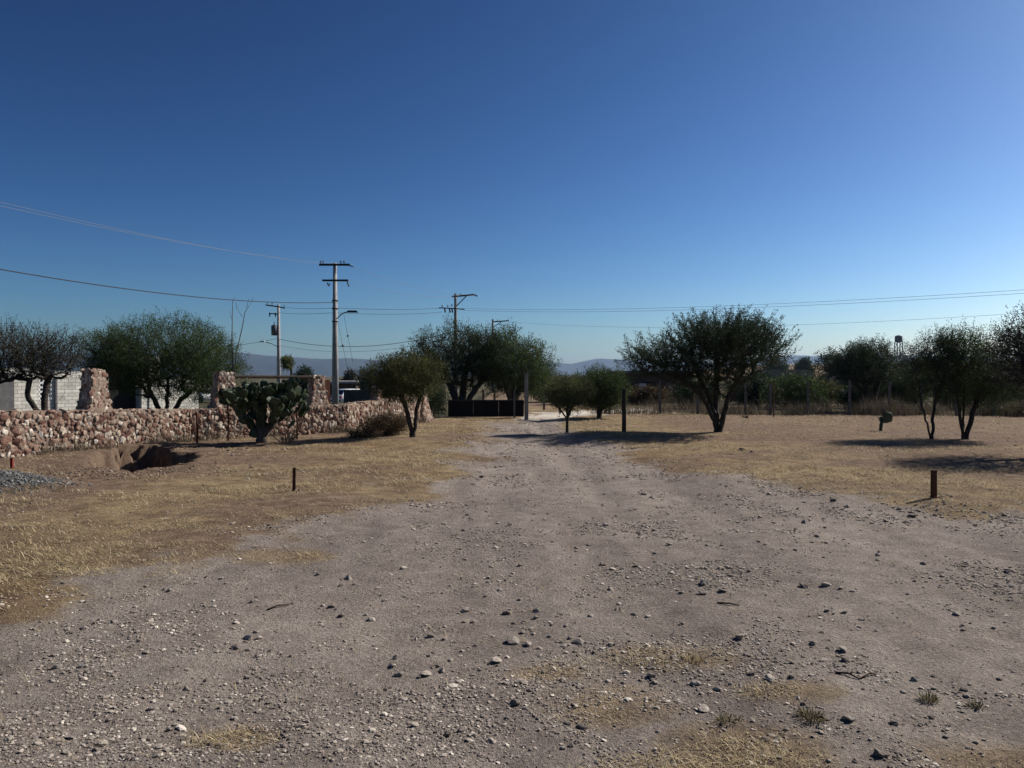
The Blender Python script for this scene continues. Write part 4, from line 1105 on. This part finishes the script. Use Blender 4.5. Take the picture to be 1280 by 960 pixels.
# low building with a pale roof right of the main pole, and a grey sheet fence before it
d = 88.0; xb = xat(425, d); zb = hz(xb, d)
t = thing('low_building', 'low dark building with a thin pale roof edge right of the main power pole', 'building', (xb, d, zb))
wd = xat(445, d) - xat(405, d); H = at(0, 479, d).z - zb
MB().box((0, 3, H / 2), (wd, 6, H)).build('wall', M['brown_wall'], t)
MB().box((0, 2.6, H + .12), (wd + .6, 7.4, .24)).build('roof', M['roof_pale'], t)
MB().box((-.6, -.03, H * .45), (1.1, .06, H * .7)).build('door', M['dark_sheet'], t)
d = 50.0; xa, xe = xat(430, d), xat(497, d); zb = hz(xa, d)
t = thing('sheet_fence', 'grey corrugated sheet fence standing behind the stone wall right of the main pole', 'fence', ((xa + xe) / 2, d, zb))
m = MB(); K = 60; zt = at(0, 487, d).z - zb
for k in range(K + 1):
    xx = xa + (xe - xa) * k / K - (xa + xe) / 2; yy = .04 * (k % 2)
    m.v += [(xx, yy, 0), (xx, yy, zt + .05 * math.sin(k * .7) * (k % 7 == 0))]
for k in range(K): m.f.append((2 * k, 2 * k + 2, 2 * k + 3, 2 * k + 1))
m.build('sheet', M['grey_sheet'], t)
for k in range(5): MB().box((xa + (xe - xa) * k / 4 - (xa + xe) / 2, .1, zt / 2), (.08, .08, zt)).build('post', M['wood_dark'], t)
# a white pickup roof shows above that fence
car(441, 72, 'white car roof just showing above the grey sheet fence')

# low black gate under the trees and its pale post
d = 29.6; xa, xe = xat(560, d), xat(655, d); zb = hz((xa + xe) / 2, d)
t = thing('low_gate', 'low black sheet gate in the shade under the tall mesquites', 'gate', ((xa + xe) / 2, d, zb))
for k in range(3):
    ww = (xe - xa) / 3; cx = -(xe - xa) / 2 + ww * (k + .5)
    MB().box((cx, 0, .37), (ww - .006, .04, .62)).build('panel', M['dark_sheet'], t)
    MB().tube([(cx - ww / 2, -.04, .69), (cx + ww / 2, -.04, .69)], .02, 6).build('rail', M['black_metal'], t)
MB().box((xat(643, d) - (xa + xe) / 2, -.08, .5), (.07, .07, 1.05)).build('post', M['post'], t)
d = 29.0; xx = xat(658, d); zz = hz(xx, d)
t = thing('gate_post', 'pale concrete gate post at the left side of the gateway', 'post', (xx, d, zz))
MB().box((0, 0, .85), (.115, .115, 1.76), 0.5, .9).build('shaft', M['post_grey'], t)
MB().box((0, 0, 1.75), (.17, .17, .06)).build('cap', M['post'], t)
MB().box((.075, 0, .9), (.02, .04, .12)).build('hinge', M['rust'], t)

# brown house and white sign behind the big acacia
d = 46.0; xb = xat(822, d); zb = hz(xb, d)
t = thing('brown_house', 'brown low house behind the fence, half hidden by the big acacia', 'house', (xb, d, zb))
wd = xat(872, d) - xat(783, d); H = at(0, 467, d).z - zb
MB().box((0, 2.5, H / 2), (wd, 5, H)).build('wall', M['brown_wall'], t)
MB().box((0, 2.4, H + .08), (wd + .4, 5.6, .16)).build('roof', M['concrete_dark'], t)
for px in (812, 838, 856): MB().box((xat(px, d) - xb, -.03, H * .52), (.7, .08, .7)).build('window', M['glass_dark'], t)
MB().box((xat(803, d) - xb, -.06, at(0, 483, d).z - zb), (.42, .06, .36)).build('white_panel', M['white_paint'], t)
# adobe house on the rise
d = 130.0; xb = xat(988, d); zb = hz(xb, d)
t = thing('adobe_house', 'tan flat roofed house far behind the round green bush', 'house', (xb, d, zb))
wd = xat(1016, d) - xat(958, d); H = at(0, 463.5, d).z - zb
MB().box((0, 4, H / 2), (wd, 8, H)).build('wall', M['adobe'], t)
MB().box((0, 4, H + .1), (wd + .3, 8.3, .2)).build('roof_edge', M['adobe'], t)
for px in (980, 993, 1005): MB().box((xat(px, d) - xb, -.03, H * .55), (.7, .08, .9)).build('window', M['glass_dark'], t)
# shed
d = 36.5; xb = xat(1249, d); zb = hz(xb, d)
t = thing('shed', 'dark open fronted shed with a pale roof edge at the far right behind the fence', 'shed', (xb, d, zb))
wd = xat(1266, d) - xat(1233, d); H = at(0, 464.5, d).z - zb
for s in (-1, 1):
    for y in (0, 2.4): MB().box((s * (wd / 2 - .08), y, H / 2), (.16, .16, H)).build('post', M['wood_dark'], t)
MB().box((0, 2.5, H * .5), (wd, .06, H)).build('back_wall', M['grey_sheet'], t)
MB().box((0, 1.2, H + .05), (wd + .5, 3.1, .06)).build('roof', M['grey_sheet'], t)
MB().box((0, -.36, H + .05), (wd + .52, .03, .09)).build('roof_edge', M['roof_pale'], t)
MB().box((0, 0.1, H * .62), (wd - .2, .08, .1)).build('rail', M['wood_dark'], t)
# small white structure with a pointed dark opening
d = 58.0; xb = xat(1056, d); zb = hz(xb, d)
t = thing('grey_outbuilding', 'small grey outbuilding with a gable and dark doorway behind the three stemmed mesquite', 'building', (xb, d, zb))
wd = xat(1076, d) - xat(1047, d); H = at(0, 474, d).z - zb; Hp = at(0, 465, d).z - zb
m = MB(); m.v = [(-wd / 2, 0, 0), (wd / 2, 0, 0), (wd / 2, 0, H), (0, 0, Hp), (-wd / 2, 0, H), (-wd / 2, 3, 0), (wd / 2, 3, 0), (wd / 2, 3, H), (0, 3, Hp), (-wd / 2, 3, H)]
m.f = [(0, 1, 2, 3, 4), (9, 8, 7, 6, 5), (1, 6, 7, 2), (5, 0, 4, 9)]; m.build('wall', M['concrete_dark'], t)
m = MB(); m.v = [(-wd / 2 - .1, -.15, H), (0, -.15, Hp + .06), (wd / 2 + .1, -.15, H), (-wd / 2 - .1, 3.1, H), (0, 3.1, Hp + .06), (wd / 2 + .1, 3.1, H)]
m.f = [(0, 1, 4, 3), (1, 2, 5, 4)]; m.build('roof', M['grey_sheet'], t)
MB().box((.0, -.03, H * .42), (.6, .06, H * .8)).build('door', M['dark_sheet'], t)
MB().box((xat(1052, d) - xb, -.5, at(0, 486, d).z - zb), (.5, .5, .12)).build('ledge', M['white_paint'], t)
# water tower
d = 205.0; xb = xat(1123, d); zb = hz(xb, d)
t = thing('water_tower', 'small round water tank on a lattice stand above the right hand treeline', 'water tower', (xb, d, zb))
ZT = at(0, 420, d).z - zb; ZL = at(0, 427.5, d).z - zb
MB().lathe([(.05, ZL - .25), (.85, ZL), (.95, ZL + .1), (.95, ZT - .2), (.85, ZT), (.1, ZT + .25)], (0, 0, 0), 18).build('tank', M['tank'], t, True)
m = MB()
for k in range(4):
    a = math.pi / 4 + k * math.pi / 2; b_ = a + math.pi / 2
    P = lambda an, z: (math.cos(an) * (1.0 + .25 * (1 - z / ZL)), math.sin(an) * (1.0 + .25 * (1 - z / ZL)), z)
    MB().tube([P(a, 0), P(a, ZL)], .13, 5).build('leg', M['tank'], t)
    for q in range(5):
        za, zc = ZL * q / 5, ZL * (q + 1) / 5
        m.tube([P(a, za), P(b_, zc)], .07, 4).tube([P(a, zc), P(b_, zc)], .07, 4)
m.build('bracing', M['tank'], t)

# ------------------------------------------------------------------ wire fence at the far edge of the field
fpts = [(700, 33.4), (762, 32.6), (825, 32.3), (872, 32.1), (932, 31.9), (963, 31.8), (1010, 31.6), (1062, 31.4), (1112, 31.2), (1152, 31.0), (1196, 30.8), (1242, 30.6), (1290, 30.4), (1345, 30.2)]
t = thing('wire_fence', 'concrete post and wire fence along the far edge of the straw field', 'fence', (0, 0, 0))
heads = []
for k, (px, dd) in enumerate(fpts):
    xx = xat(px, dd); zz = hz(xx, dd); hh = 1.32 + .1 * ((k * 37) % 5) / 5
    MB().box((xx, dd, zz + hh / 2 - .1), (.09, .09, hh + .2), .1 * (k % 3), .85).build('post', M['post'], t)
    heads.append((xx, dd, zz, hh))
for q in range(5):
    m = MB()
    for (a, b_) in zip(heads[:-1], heads[1:]):
        m.tube([(a[0], a[1] - .05, a[2] + a[3] * (.18 + .19 * q)), ((a[0] + b_[0]) / 2, (a[1] + b_[1]) / 2 - .05, (a[2] + b_[2]) / 2 + a[3] * (.18 + .19 * q) - .02), (b_[0], b_[1] - .05, b_[2] + b_[3] * (.18 + .19 * q))], .005, 4, False)
    m.build('strand', M['wire'], t)
# short pale posts left of the gateway
for px, d, py, lab in ((604, 34.5, 487, 'thin pale fence post behind the black gate, left one'), (618, 34.4, 488, 'thin pale fence post behind the black gate, near its middle'),
                       (680, 36.5, 494, 'thin pale fence post on the bend of the bright road')):
    xx = xat(px, d); zz = hz(xx, d); H = at(0, py, d).z - zz
    tag(MB().box((0, 0, H / 2 - .05), (.09, .09, H + .1), .2, .85).build('fence_post', M['post'], None, False, (xx, d, zz)), lab, 'post')
# thin black post by the fence
xx = xat(967, 29.5); zz = hz(xx, 29.5)
tag(MB().tube([(0, 0, -.1), (.01, 0, .8), (0, 0, 1.35)], [.022, .02, .018], 6).build('metal_rod', M['rust'], None, False, (xx, 29.5, zz)), 'thin dark rod standing before the fence right of the big acacia', 'post')
# rods beside the cactus
for px, d, h, lab in ((285, 18.9, 0.95, 'dark metal rod standing left of the prickly pear'), (371, 19.9, 0.85, 'dark metal rod standing right of the prickly pear'), (246, 18.6, .75, 'thin dark stick leaning against the stone wall left of the prickly pear')):
    xx = xat(px, d); zz = hz(xx, d)
    tag(MB().tube([(0, 0, -.1), (.01, 0, h * .5), (-.01, 0, h)], [.028, .026, .022], 7).build('metal_rod', M['rust'], None, False, (xx, d, zz)), lab, 'rod')

# dark timber post in the field
d = 21.1; xx = xat(780, d); zz = hz(xx, d)
t = thing('timber_post', 'dark upright timber post in the field left of the big acacia', 'post', (xx, d, zz))
MB().tube([(0, 0, -.2), (.005, 0, .4), (-.01, .01, .85), (.0, 0, 1.2)], [.065, .058, .056, .05], 9).build('shaft', M['wood_dark'], t)
FOOT = [(xx + a, d + b) for a, b in ((.09, -.05), (-.1, -.06), (.02, -.12), (.13, .04), (-.16, .02))]

# short stakes
def stake(px, py, top, name, m, label, wd, turn, tilt):
    d = EYE * FPX / (py - HOR); xx = xat(px, d); zz = hz(xx, d); d = (EYE - zz) * FPX / (py - HOR); xx = xat(px, d); zz = hz(xx, d)
    H = (py - top) / FPX * d
    t = thing(name, label, 'stake', (xx, d, zz)); t.rotation_euler = (0, tilt, turn)
    MB().box((0, 0, H / 2 - .06), (wd, wd * .8, H + .12), 0, .92).build('shaft', M[m], t)
    MB().box((0, 0, H + .004), (wd * 1.02, wd * .82, .012), 0, .9).build('top', M['wood_dark'], t)
    rg = np.random.default_rng(int(px))
    FOOT.extend((xx + a, d + b) for a, b in zip(rg.normal(0, .11, 9), rg.normal(-.02, .06, 9)))
stake(1168, 622, 588, 'wooden_stake', 'rust', 'short square brown stake where the straw field meets the track on the right', .062, .3, 0.0)
stake(367, 614, 586, 'iron_stake', 'rust', 'short thin rusty stake in the straw on the left of the track', .045, .2, .02)
stake(14, 586, 573, 'red_stake', 'redpaint', 'small red stake behind the blue gravel pile at the left edge', .045, .1, 0)

# ------------------------------------------------------------------ loose stones on the track: each a thing
rngr = np.random.default_rng(123)
def rock_mesh(seed, m):
    r = np.random.default_rng(seed); v = facet(ICO3[0], r, 12, (0.45, 0.88))
    v *= np.array([r.uniform(.85, 1.25), r.uniform(.7, 1.0), r.uniform(.36, .6)])
    v += 0.05 * np.stack([vnoise(v[:, 0] * 3 + seed, v[:, 1] * 3 + v[:, 2] * 2, seed), vnoise(v[:, 1] * 3, v[:, 2] * 3 + seed, seed + 1), vnoise(v[:, 2] * 3, v[:, 0] * 3, seed + 2)], 1) * 2
    return mesh_np('rock', v, ICO3[1], M[m], False)
ROCKS = {m: [rock_mesh(k * 7 + s, m) for k in range(7)] for s, m in ((1, 'rock'), (2, 'rock_pale'), (3, 'rock_dark'))}
def ground_hit(px, py):
    d = EYE * FPX / (py - HOR)
    for _ in range(4): d = (EYE - hz(xat(px, d), d)) * FPX / (py - HOR)
    return xat(px, d), d
def put_rock(px, py, wpx, m, label, group=None, k=None):
    x, d = ground_hit(px, py); s = wpx / FPX * d / 2
    o = link('rock', ROCKS[m][int(rngr.integers(0, 7)) if k is None else k], None, (x, d, hz(x, d) + s * .24), (rngr.uniform(-.25, .25), rngr.uniform(-.25, .25), rngr.uniform(0, 6.28)))
    o.scale = (s, s, s)
    return tag(o, label, 'rock', group)
NAMED = [
 (964, 852, 24, 'rock_pale', 'pale rounded stone, largest of the three beside the yellow grass patch'),
 (991, 849, 17, 'rock_dark', 'dark stone just right of the largest pale stone by the grass patch'),
 (941, 844, 17, 'rock_dark', 'dark stone just left of the largest pale stone by the grass patch'),
 (925, 799, 20, 'rock', 'grey flat stone with a dark underside above the largest pale stone'),
 (646, 882, 19, 'rock_dark', 'dark knobbly stone standing alone below the middle of the track'),
 (642, 805, 24, 'rock', 'grey ledge shaped stone with a dark shaded side, mid track'),
 (620, 829, 20, 'rock_pale', 'flat pale stone just below the ledge shaped stone'),
 (1056, 815, 19, 'rock', 'grey domed stone, upper one of a close pair on the right'),
 (1058, 828, 16, 'rock_dark', 'dark domed stone, lower one of a close pair on the right'),
 (881, 731, 18, 'rock_pale', 'light slab, topmost of the little stone cluster right of centre'),
 (904, 740, 15, 'rock_dark', 'dark stone at the right of the little stone cluster'),
 (880, 744, 17, 'rock', 'grey lower slab of the little stone cluster right of centre'),
 (1006, 733, 15, 'rock_dark', 'dark two humped stone with a pale foot, right of the stone cluster'),
 (1034, 731, 14, 'rock_pale', 'white flat chip right of the dark two humped stone'),
 (1034, 765, 11, 'rock_dark', 'dark pointed stone below the white flat chip'),
 (1207, 709, 11, 'rock_dark', 'dark cube like stone on the bare track at the far right'),
 (1155, 706, 11, 'rock', 'grey stone left of the dark cube like stone'),
 (1263, 715, 15, 'rock', 'wide grey stone near the right edge of the picture'),
 (753, 707, 14, 'rock_dark', 'dark crumbly stone, left one of two in mid track'),
 (795, 709, 11, 'rock_dark', 'dark crumbly stone, right one of two in mid track'),
 (650, 708, 11, 'rock_dark', 'dark stone casting a small shadow left of the crumbly pair'),
 (503, 712, 11, 'rock_pale', 'lone whitish stone on the left half of the track'),
 (583, 765, 15, 'rock_pale', 'whitish double chip left of mid track'),
 (1102, 947, 30, 'rock_dark', 'dark low rock at the bottom edge on the right'),
 (1064, 902, 20, 'rock', 'grey stone below the green weed on the right'),
 (1167, 900, 12, 'rock_dark', 'dark pointed stone below the small green weed'),
 (880, 890, 20, 'rock_pale', 'pale flat stone left of the grass tuft at lower right'),
 (898, 864, 12, 'rock_pale', 'small whitish stone left of the largest pale stone'),
 (728, 912, 16, 'rock_dark', 'dark broken stone left of the lower grass patch'),
 (615, 930, 14, 'rock_pale', 'pale stone at the bottom of the picture left of the grass'),
 (577, 915, 14, 'rock', 'light grey stone up left from the bottom pale stone'),
 (195, 948, 15, 'rock', 'grey stone with black shade near the bottom left corner'),
 (76, 708, 13, 'rock_dark', 'reddish dark stone in the yellow straw at the left edge'),
 (77, 882 - 152 + 0, 9, 'rock_dark', 'small dark stone below the reddish one in the straw'),
 (540, 888, 12, 'rock_pale', 'pale pebble like stone in a row left of the knobbly stone'),
 (1219, 722, 10, 'rock', 'little grey stone below the dark cube like stone'),
]
for px, py, wp, m, lab in NAMED: put_rock(px, py, wp * .92, m, lab)
NROCK = 262
cand = []
while len(cand) < NROCK:
    py = float(556 + 400 * rngr.uniform() ** 1.15); px = float(rngr.uniform(5, 1275))
    x, d = xat(px, EYE * FPX / (py - HOR)), EYE * FPX / (py - HOR)
    ax, ay = np.array([x]), np.array([d])
    if track_sd(ax, ay)[0] < 0.0 and rngr.uniform() < .9: continue
    if fbm(ax / 1.1, ay / 1.1, 91, 3)[0] + .25 * (px / 1280 - .5) < rngr.uniform(-.35, .35): continue
    if any(abs(px - q[0]) < 15 and abs(py - q[1]) < 10 for q in NAMED): continue
    cand.append((px, py))
for px, py in cand:
    wp = (4.0 + 6.8 * (py - 556) / 400) * float(rngr.lognormal(0, .33)); 
    put_rock(px, py, wp, ('rock', 'rock', 'rock_dark', 'rock_pale', 'rock_dark')[int(rngr.integers(0, 5))], 'small loose stone lying among the gravel of the bare track', 'small loose stones on the track')

# sticks
def stick(label, pts, r):
    P = []
    for px, py, up in pts:
        x, d = ground_hit(px, py); P.append((x, d, hz(x, d) + r * .6 + up))
    tag(MB().tube(P, [r, r * .9] + [r * .7] * (len(P) - 2), 6).build('stick', M['wood_dark'], None, True), label, 'stick')
stick('crooked dark stick lying on the track right of the grass patch', [(1046, 843, 0), (1062, 846, .01), (1076, 852, .005), (1090, 846, .012), (1097, 846, .0)], .0065)
stick('dark straight twig lying on the track at the left', [(333, 764, 0), (346, 760, .01), (361, 757, .0)], .007)
stick('dark twig below the little stone cluster right of centre', [(897, 755, 0), (912, 757, .008), (925, 758, 0)], .007)

# ------------------------------------------------------------------ gravel, straw, weeds (uncountable)
def sample_ground(n, y0, y1, power, rng, spread=0.80):
    t = rng.uniform(size=n); k = 1 - power
    y = (y0 ** k + t * (y1 ** k - y0 ** k)) ** (1 / k)
    x = rng.uniform(-1, 1, n) * (spread * y + 0.6)
    return x, y

rg = np.random.default_rng(5)
x, y = sample_ground(300000, 2.2, 30.0, 1.2, rg)
sd = track_sd(x, y)
cl = 0.9 * fbm(x / 1.4, y / 0.9, 91, 4) + 0.7 * fbm(x / .28, y / .28, 95, 3)
keep = (rg.uniform(size=len(x)) < np.clip(0.16 + 1.6 * cl, 0.03, 1)) & (rg.uniform(size=len(x)) < np.clip(0.5 + sd * .8 + .5 * cl, 0.05, 1))
x, y = x[keep], y[keep]
s = rg.lognormal(0, 0.42, len(x)) * (0.0027 + 0.00085 * y)
s = np.clip(s, 0.003, 0.034)
z = height(x, y) + s * .2
def ico0():
    p = (1 + 5 ** .5) / 2
    V = np.array([(-1, p, 0), (1, p, 0), (-1, -p, 0), (1, -p, 0), (0, -1, p), (0, 1, p), (0, -1, -p), (0, 1, -p), (p, 0, -1), (p, 0, 1), (-p, 0, -1), (-p, 0, 1)], float)
    V /= np.linalg.norm(V[0])
    F = np.array([(0, 11, 5), (0, 5, 1), (0, 1, 7), (0, 7, 10), (0, 10, 11), (1, 5, 9), (5, 11, 4), (11, 10, 2), (10, 7, 6), (7, 1, 8), (3, 9, 4), (3, 4, 2), (3, 2, 6), (3, 6, 8), (3, 8, 9), (4, 9, 5), (2, 4, 11), (6, 2, 10), (8, 6, 7), (9, 8, 1)])
    return V, F
ICO0 = ico0()
v, f = scatter_stones(np.stack([x, y, z], 1), s, rg, ICO0, 24, (0.22, 0.5), None, 3)
tag(link('gravel', mesh_np('gravel', v, f, M['gravel'])), 'pale and grey gravel strewn in patches over the track', 'gravel', None, 'stuff')
print('GRAVEL', len(x))

x = rg.normal(-7.9, .85, 14000); y = rg.normal(10.95, .45, 14000)
k = rg.uniform(size=14000) < 1.15 - ((x + 7.9) / 1.75) ** 2 - ((y - 10.95) / .95) ** 2 + .9 * fbm(x / .5, y / .5, 33, 3); x, y = x[k], y[k]
s = np.clip(rg.lognormal(0, .35, len(x)) * .013, .006, .03)
v, f = scatter_stones(np.stack([x, y, height(x, y) + s * .2], 1), s, rg, ICO0, 24, (0.5, 0.9), None, 3)
tag(link('gravel_pile', mesh_np('gravel_pile', v, f, M['gravel_blue'])), 'low pile of bluish crushed gravel at the left edge', 'gravel', None, 'stuff')

# soil clods around the hole and the stone wall's foot
x = np.concatenate([rg.normal(-6.8, 1.1, 700), rg.normal(-7.0, 1.6, 300)]); y = np.concatenate([rg.normal(12.9, .5, 700), rg.normal(15.4, 2.0, 300)])
k = (hole_r(x, y) > 1.05) & (wall_side(x, y) > .3); x, y = x[k], y[k]
x = np.concatenate([x, [q[0] for q in FOOT]]); y = np.concatenate([y, [q[1] for q in FOOT]])
s = np.clip(rg.lognormal(0, .5, len(x)) * .013, .006, .045)
v, f = scatter_stones(np.stack([x, y, height(x, y) + s * .2], 1), s, rg, ICO1, 16, (0.5, 0.9))
M['clod'] = island_mat('earth_clod', [(0, (0.08, 0.055, 0.04)), (.7, (0.17, 0.125, 0.09)), (1, (0.34, 0.29, 0.24))], .97, 40, .6, .5)
tag(link('rubble', mesh_np('rubble', v, f, M['clod'])), 'earth clods and small stones around the dug hole and the stakes', 'rubble', None, 'stuff')

def blades(name, x, y, L, W, m, lean, label, cat, rng, curl=0.0):
    n = len(x); z = height(x, y) - 0.003
    a = rng.uniform(0, 2 * math.pi, n); th = rng.uniform(lean[0], lean[1], n)
    d = np.stack([np.cos(a) * np.cos(th), np.sin(a) * np.cos(th), np.sin(th)], 1)
    sidev = np.stack([-np.sin(a + rng.normal(0, .5, n)), np.cos(a), np.zeros(n)], 1)
    p = np.stack([x, y, z], 1)
    mid = p + d * L[:, None] * .55; d2 = d.copy(); d2[:, 2] -= curl; tip = mid + unit(d2) * L[:, None] * .5
    V = np.stack([p - sidev * W[:, None] / 2, p + sidev * W[:, None] / 2, mid + sidev * W[:, None] * .35, mid - sidev * W[:, None] * .35, tip], 1).reshape(-1, 3)
    b = (np.arange(n) * 5)[:, None]
    return tag(link(name, mesh_np(name, V, [b + np.array([[0, 1, 2, 3]]), b + np.array([[3, 2, 4]])], M[m])), label, cat, None, 'stuff')

x, y = sample_ground(430000, 3.0, 33.0, 0.8, rg, .78)
sd = track_sd(x, y); gn = 1.1 * fbm(x / 2.2, y / 1.3, 71, 4) + 1.0 * fbm(x / .45, y / .28, 75, 3)
sp = spots(x, y)
pk = np.where(sd > 0, 0.02 + np.clip(.5 - sd, 0, .5) * .6 + np.where(sp > .12, np.clip(sp + .6 * gn, 0, 1), 0), np.clip(0.22 + 1.25 * gn + .55 * np.exp(-((sd + 1.4) / 1.5) ** 2), .03, 1))
pk *= np.where(hole_r(x, y) < 1.05, 0, np.clip((hole_r(x, y) - 1.0) * 1.2, 0, 1)) * (wall_side(x, y) > .15) * np.where(((x + 8.0) / 1.5) ** 2 + ((y - 10.95) / .8) ** 2 < 1, .05, 1)
k = rg.uniform(size=len(x)) < pk; x, y, gn = x[k], y[k], gn[k]
n = len(x); print('STRAW', n)
L = rg.uniform(.025, .075, n) * (1 + .018 * y) * np.clip(1 + .9 * gn, .5, 1.9); W = np.clip(.0022 + .00042 * y, 0, .016) * rg.uniform(.7, 1.4, n)
blades('dry_grass', x, y, L, W, 'straw', (.02, .75), 'short trampled straw coloured grass over the field', 'grass', rg, .4)

# tall dead weeds along the fence and at the wall's foot
xs_, ys_ = [], []
for (a, b_) in zip(fpts[:-1], fpts[1:]):
    q = 2600; t_ = rg.uniform(size=q); xa, xe = xat(a[0], a[1]), xat(b_[0], b_[1])
    xs_.append(xa + (xe - xa) * t_); ys_.append(a[1] + (b_[1] - a[1]) * t_ + np.where(rg.uniform(size=q) < .55, rg.normal(.5, .6, q), rg.uniform(0, 7, q)))
x, y = np.concatenate(xs_), np.concatenate(ys_)
wd_ = fbm(x / 1.5, y / 1.5, 99, 3)
k = (rg.uniform(size=len(x)) < np.clip(.5 + 1.4 * wd_, .05, 1)) & (x > 3.4); x, y, wd_ = x[k], y[k], wd_[k]; n = len(x)
blades('dry_weeds', x, y, rg.uniform(.15, .6, n) * np.clip(1 + 1.6 * wd_, .35, 2), rg.uniform(.010, .022, n), 'weed_dry', (.8, 1.5), 'grey brown dead weeds along the wire fence', 'weeds', rg, .25)
xs_, ys_ = [], []
for i in range(1, 4):
    q = 900; t_ = rg.uniform(size=q); a, b_ = WALL[i], WALL[i + 1]
    o_ = np.abs(rg.normal(.08, .22, q)); xs_.append(a[0] + (b_[0] - a[0]) * t_ + o_ * .8); ys_.append(a[1] + (b_[1] - a[1]) * t_ - o_ * .6)
x, y = np.concatenate(xs_), np.concatenate(ys_)
k = fbm(x / .8, y / .8, 101, 3) > .0; x, y = x[k], y[k]; n = len(x)
blades('dry_weeds', x, y, rg.uniform(.08, .4, n), rg.uniform(.006, .014, n), 'weed_dry', (.6, 1.5), 'thin dead weeds along the foot of the stone wall', 'weeds', rg, .3)

# weed tufts on the track
def tuft(px, py, wpx, hpx, label, m, n=150):
    x0, d = ground_hit(px, py); r = wpx / FPX * d / 2; H = hpx / FPX * d; rr = np.random.default_rng(int(px))
    t = thing('weed_tuft', label, 'weed', (x0, d, hz(x0, d)))
    ang = rr.uniform(0, 6.28, n); rad = r * rr.uniform(0, 1, n) ** .6 * .6; p = np.stack([rad * np.cos(ang), rad * np.sin(ang), np.zeros(n)], 1)
    dd = unit(np.stack([np.cos(ang) * rr.uniform(.1, 1.2, n), np.sin(ang) * rr.uniform(.1, 1.2, n), rr.uniform(.4, 1.2, n)], 1)); L = H * rr.uniform(.5, 1.2, n)
    v, f = leaf_quads(p, dd, L, np.full(n, .005 * d / 4), rr)
    link('leaves', mesh_np('leaves', v, f, M[m]), t)
    pts = [(0, 0, -.01), (.005, 0, H * .2), (.0, .006, H * .45)]
    MB().tube(pts, [.006, .004, .002], 5).build('stem', M['wood_dark'], t)
tuft(1015, 900, 46, 13, 'greenish weed tuft below the largest pale stone on the right', 'weed_green', 170)
tuft(1163, 878, 30, 11, 'small green weed on the bare track at the right', 'weed_green', 120)
tuft(1222, 886, 24, 9, 'flat dark little weed right of the small green weed', 'weed_green', 80)
tuft(912, 903, 44, 10, 'dull green weed between the two yellow grass patches', 'weed_green', 90)
tuft(866, 828, 36, 10, 'yellowing weed in the upper grass patch', 'straw', 130)
tuft(357, 555, 16, 22, 'thin dry stalks standing in front of the prickly pear', 'weed_dry', 40)

# ------------------------------------------------------------------ air: pale haze that fades the far hills
def haze_box():
    lo, hi = float(hv.min()) - 30.0, 238.0
    x0, x1, y0, y1 = gx[0] - 60, gx[-1] + 60, gy[0] - 60, gy[-1] + 60
    m = bpy.data.materials.new('haze_air'); m.use_nodes = True; t = m.node_tree
    for nn in list(t.nodes):
        if nn.type != 'OUTPUT_MATERIAL': t.nodes.remove(nn)
    out = t.nodes[0]; v = t.nodes.new('ShaderNodeVolumePrincipled')
    v.inputs['Color'].default_value = (0.46, 0.68, 1.0, 1); v.inputs['Density'].default_value = HAZE; v.inputs['Anisotropy'].default_value = 0.35
    t.links.new(v.outputs[0], out.inputs['Volume'])
    b = MB().box(((x0 + x1) / 2, (y0 + y1) / 2, (lo + hi) / 2), (x1 - x0, y1 - y0, hi - lo))
    tag(b.build('haze', m), 'thin bluish haze over the plain', 'haze', None, 'stuff')
HAZE = 0.000065
haze_box()
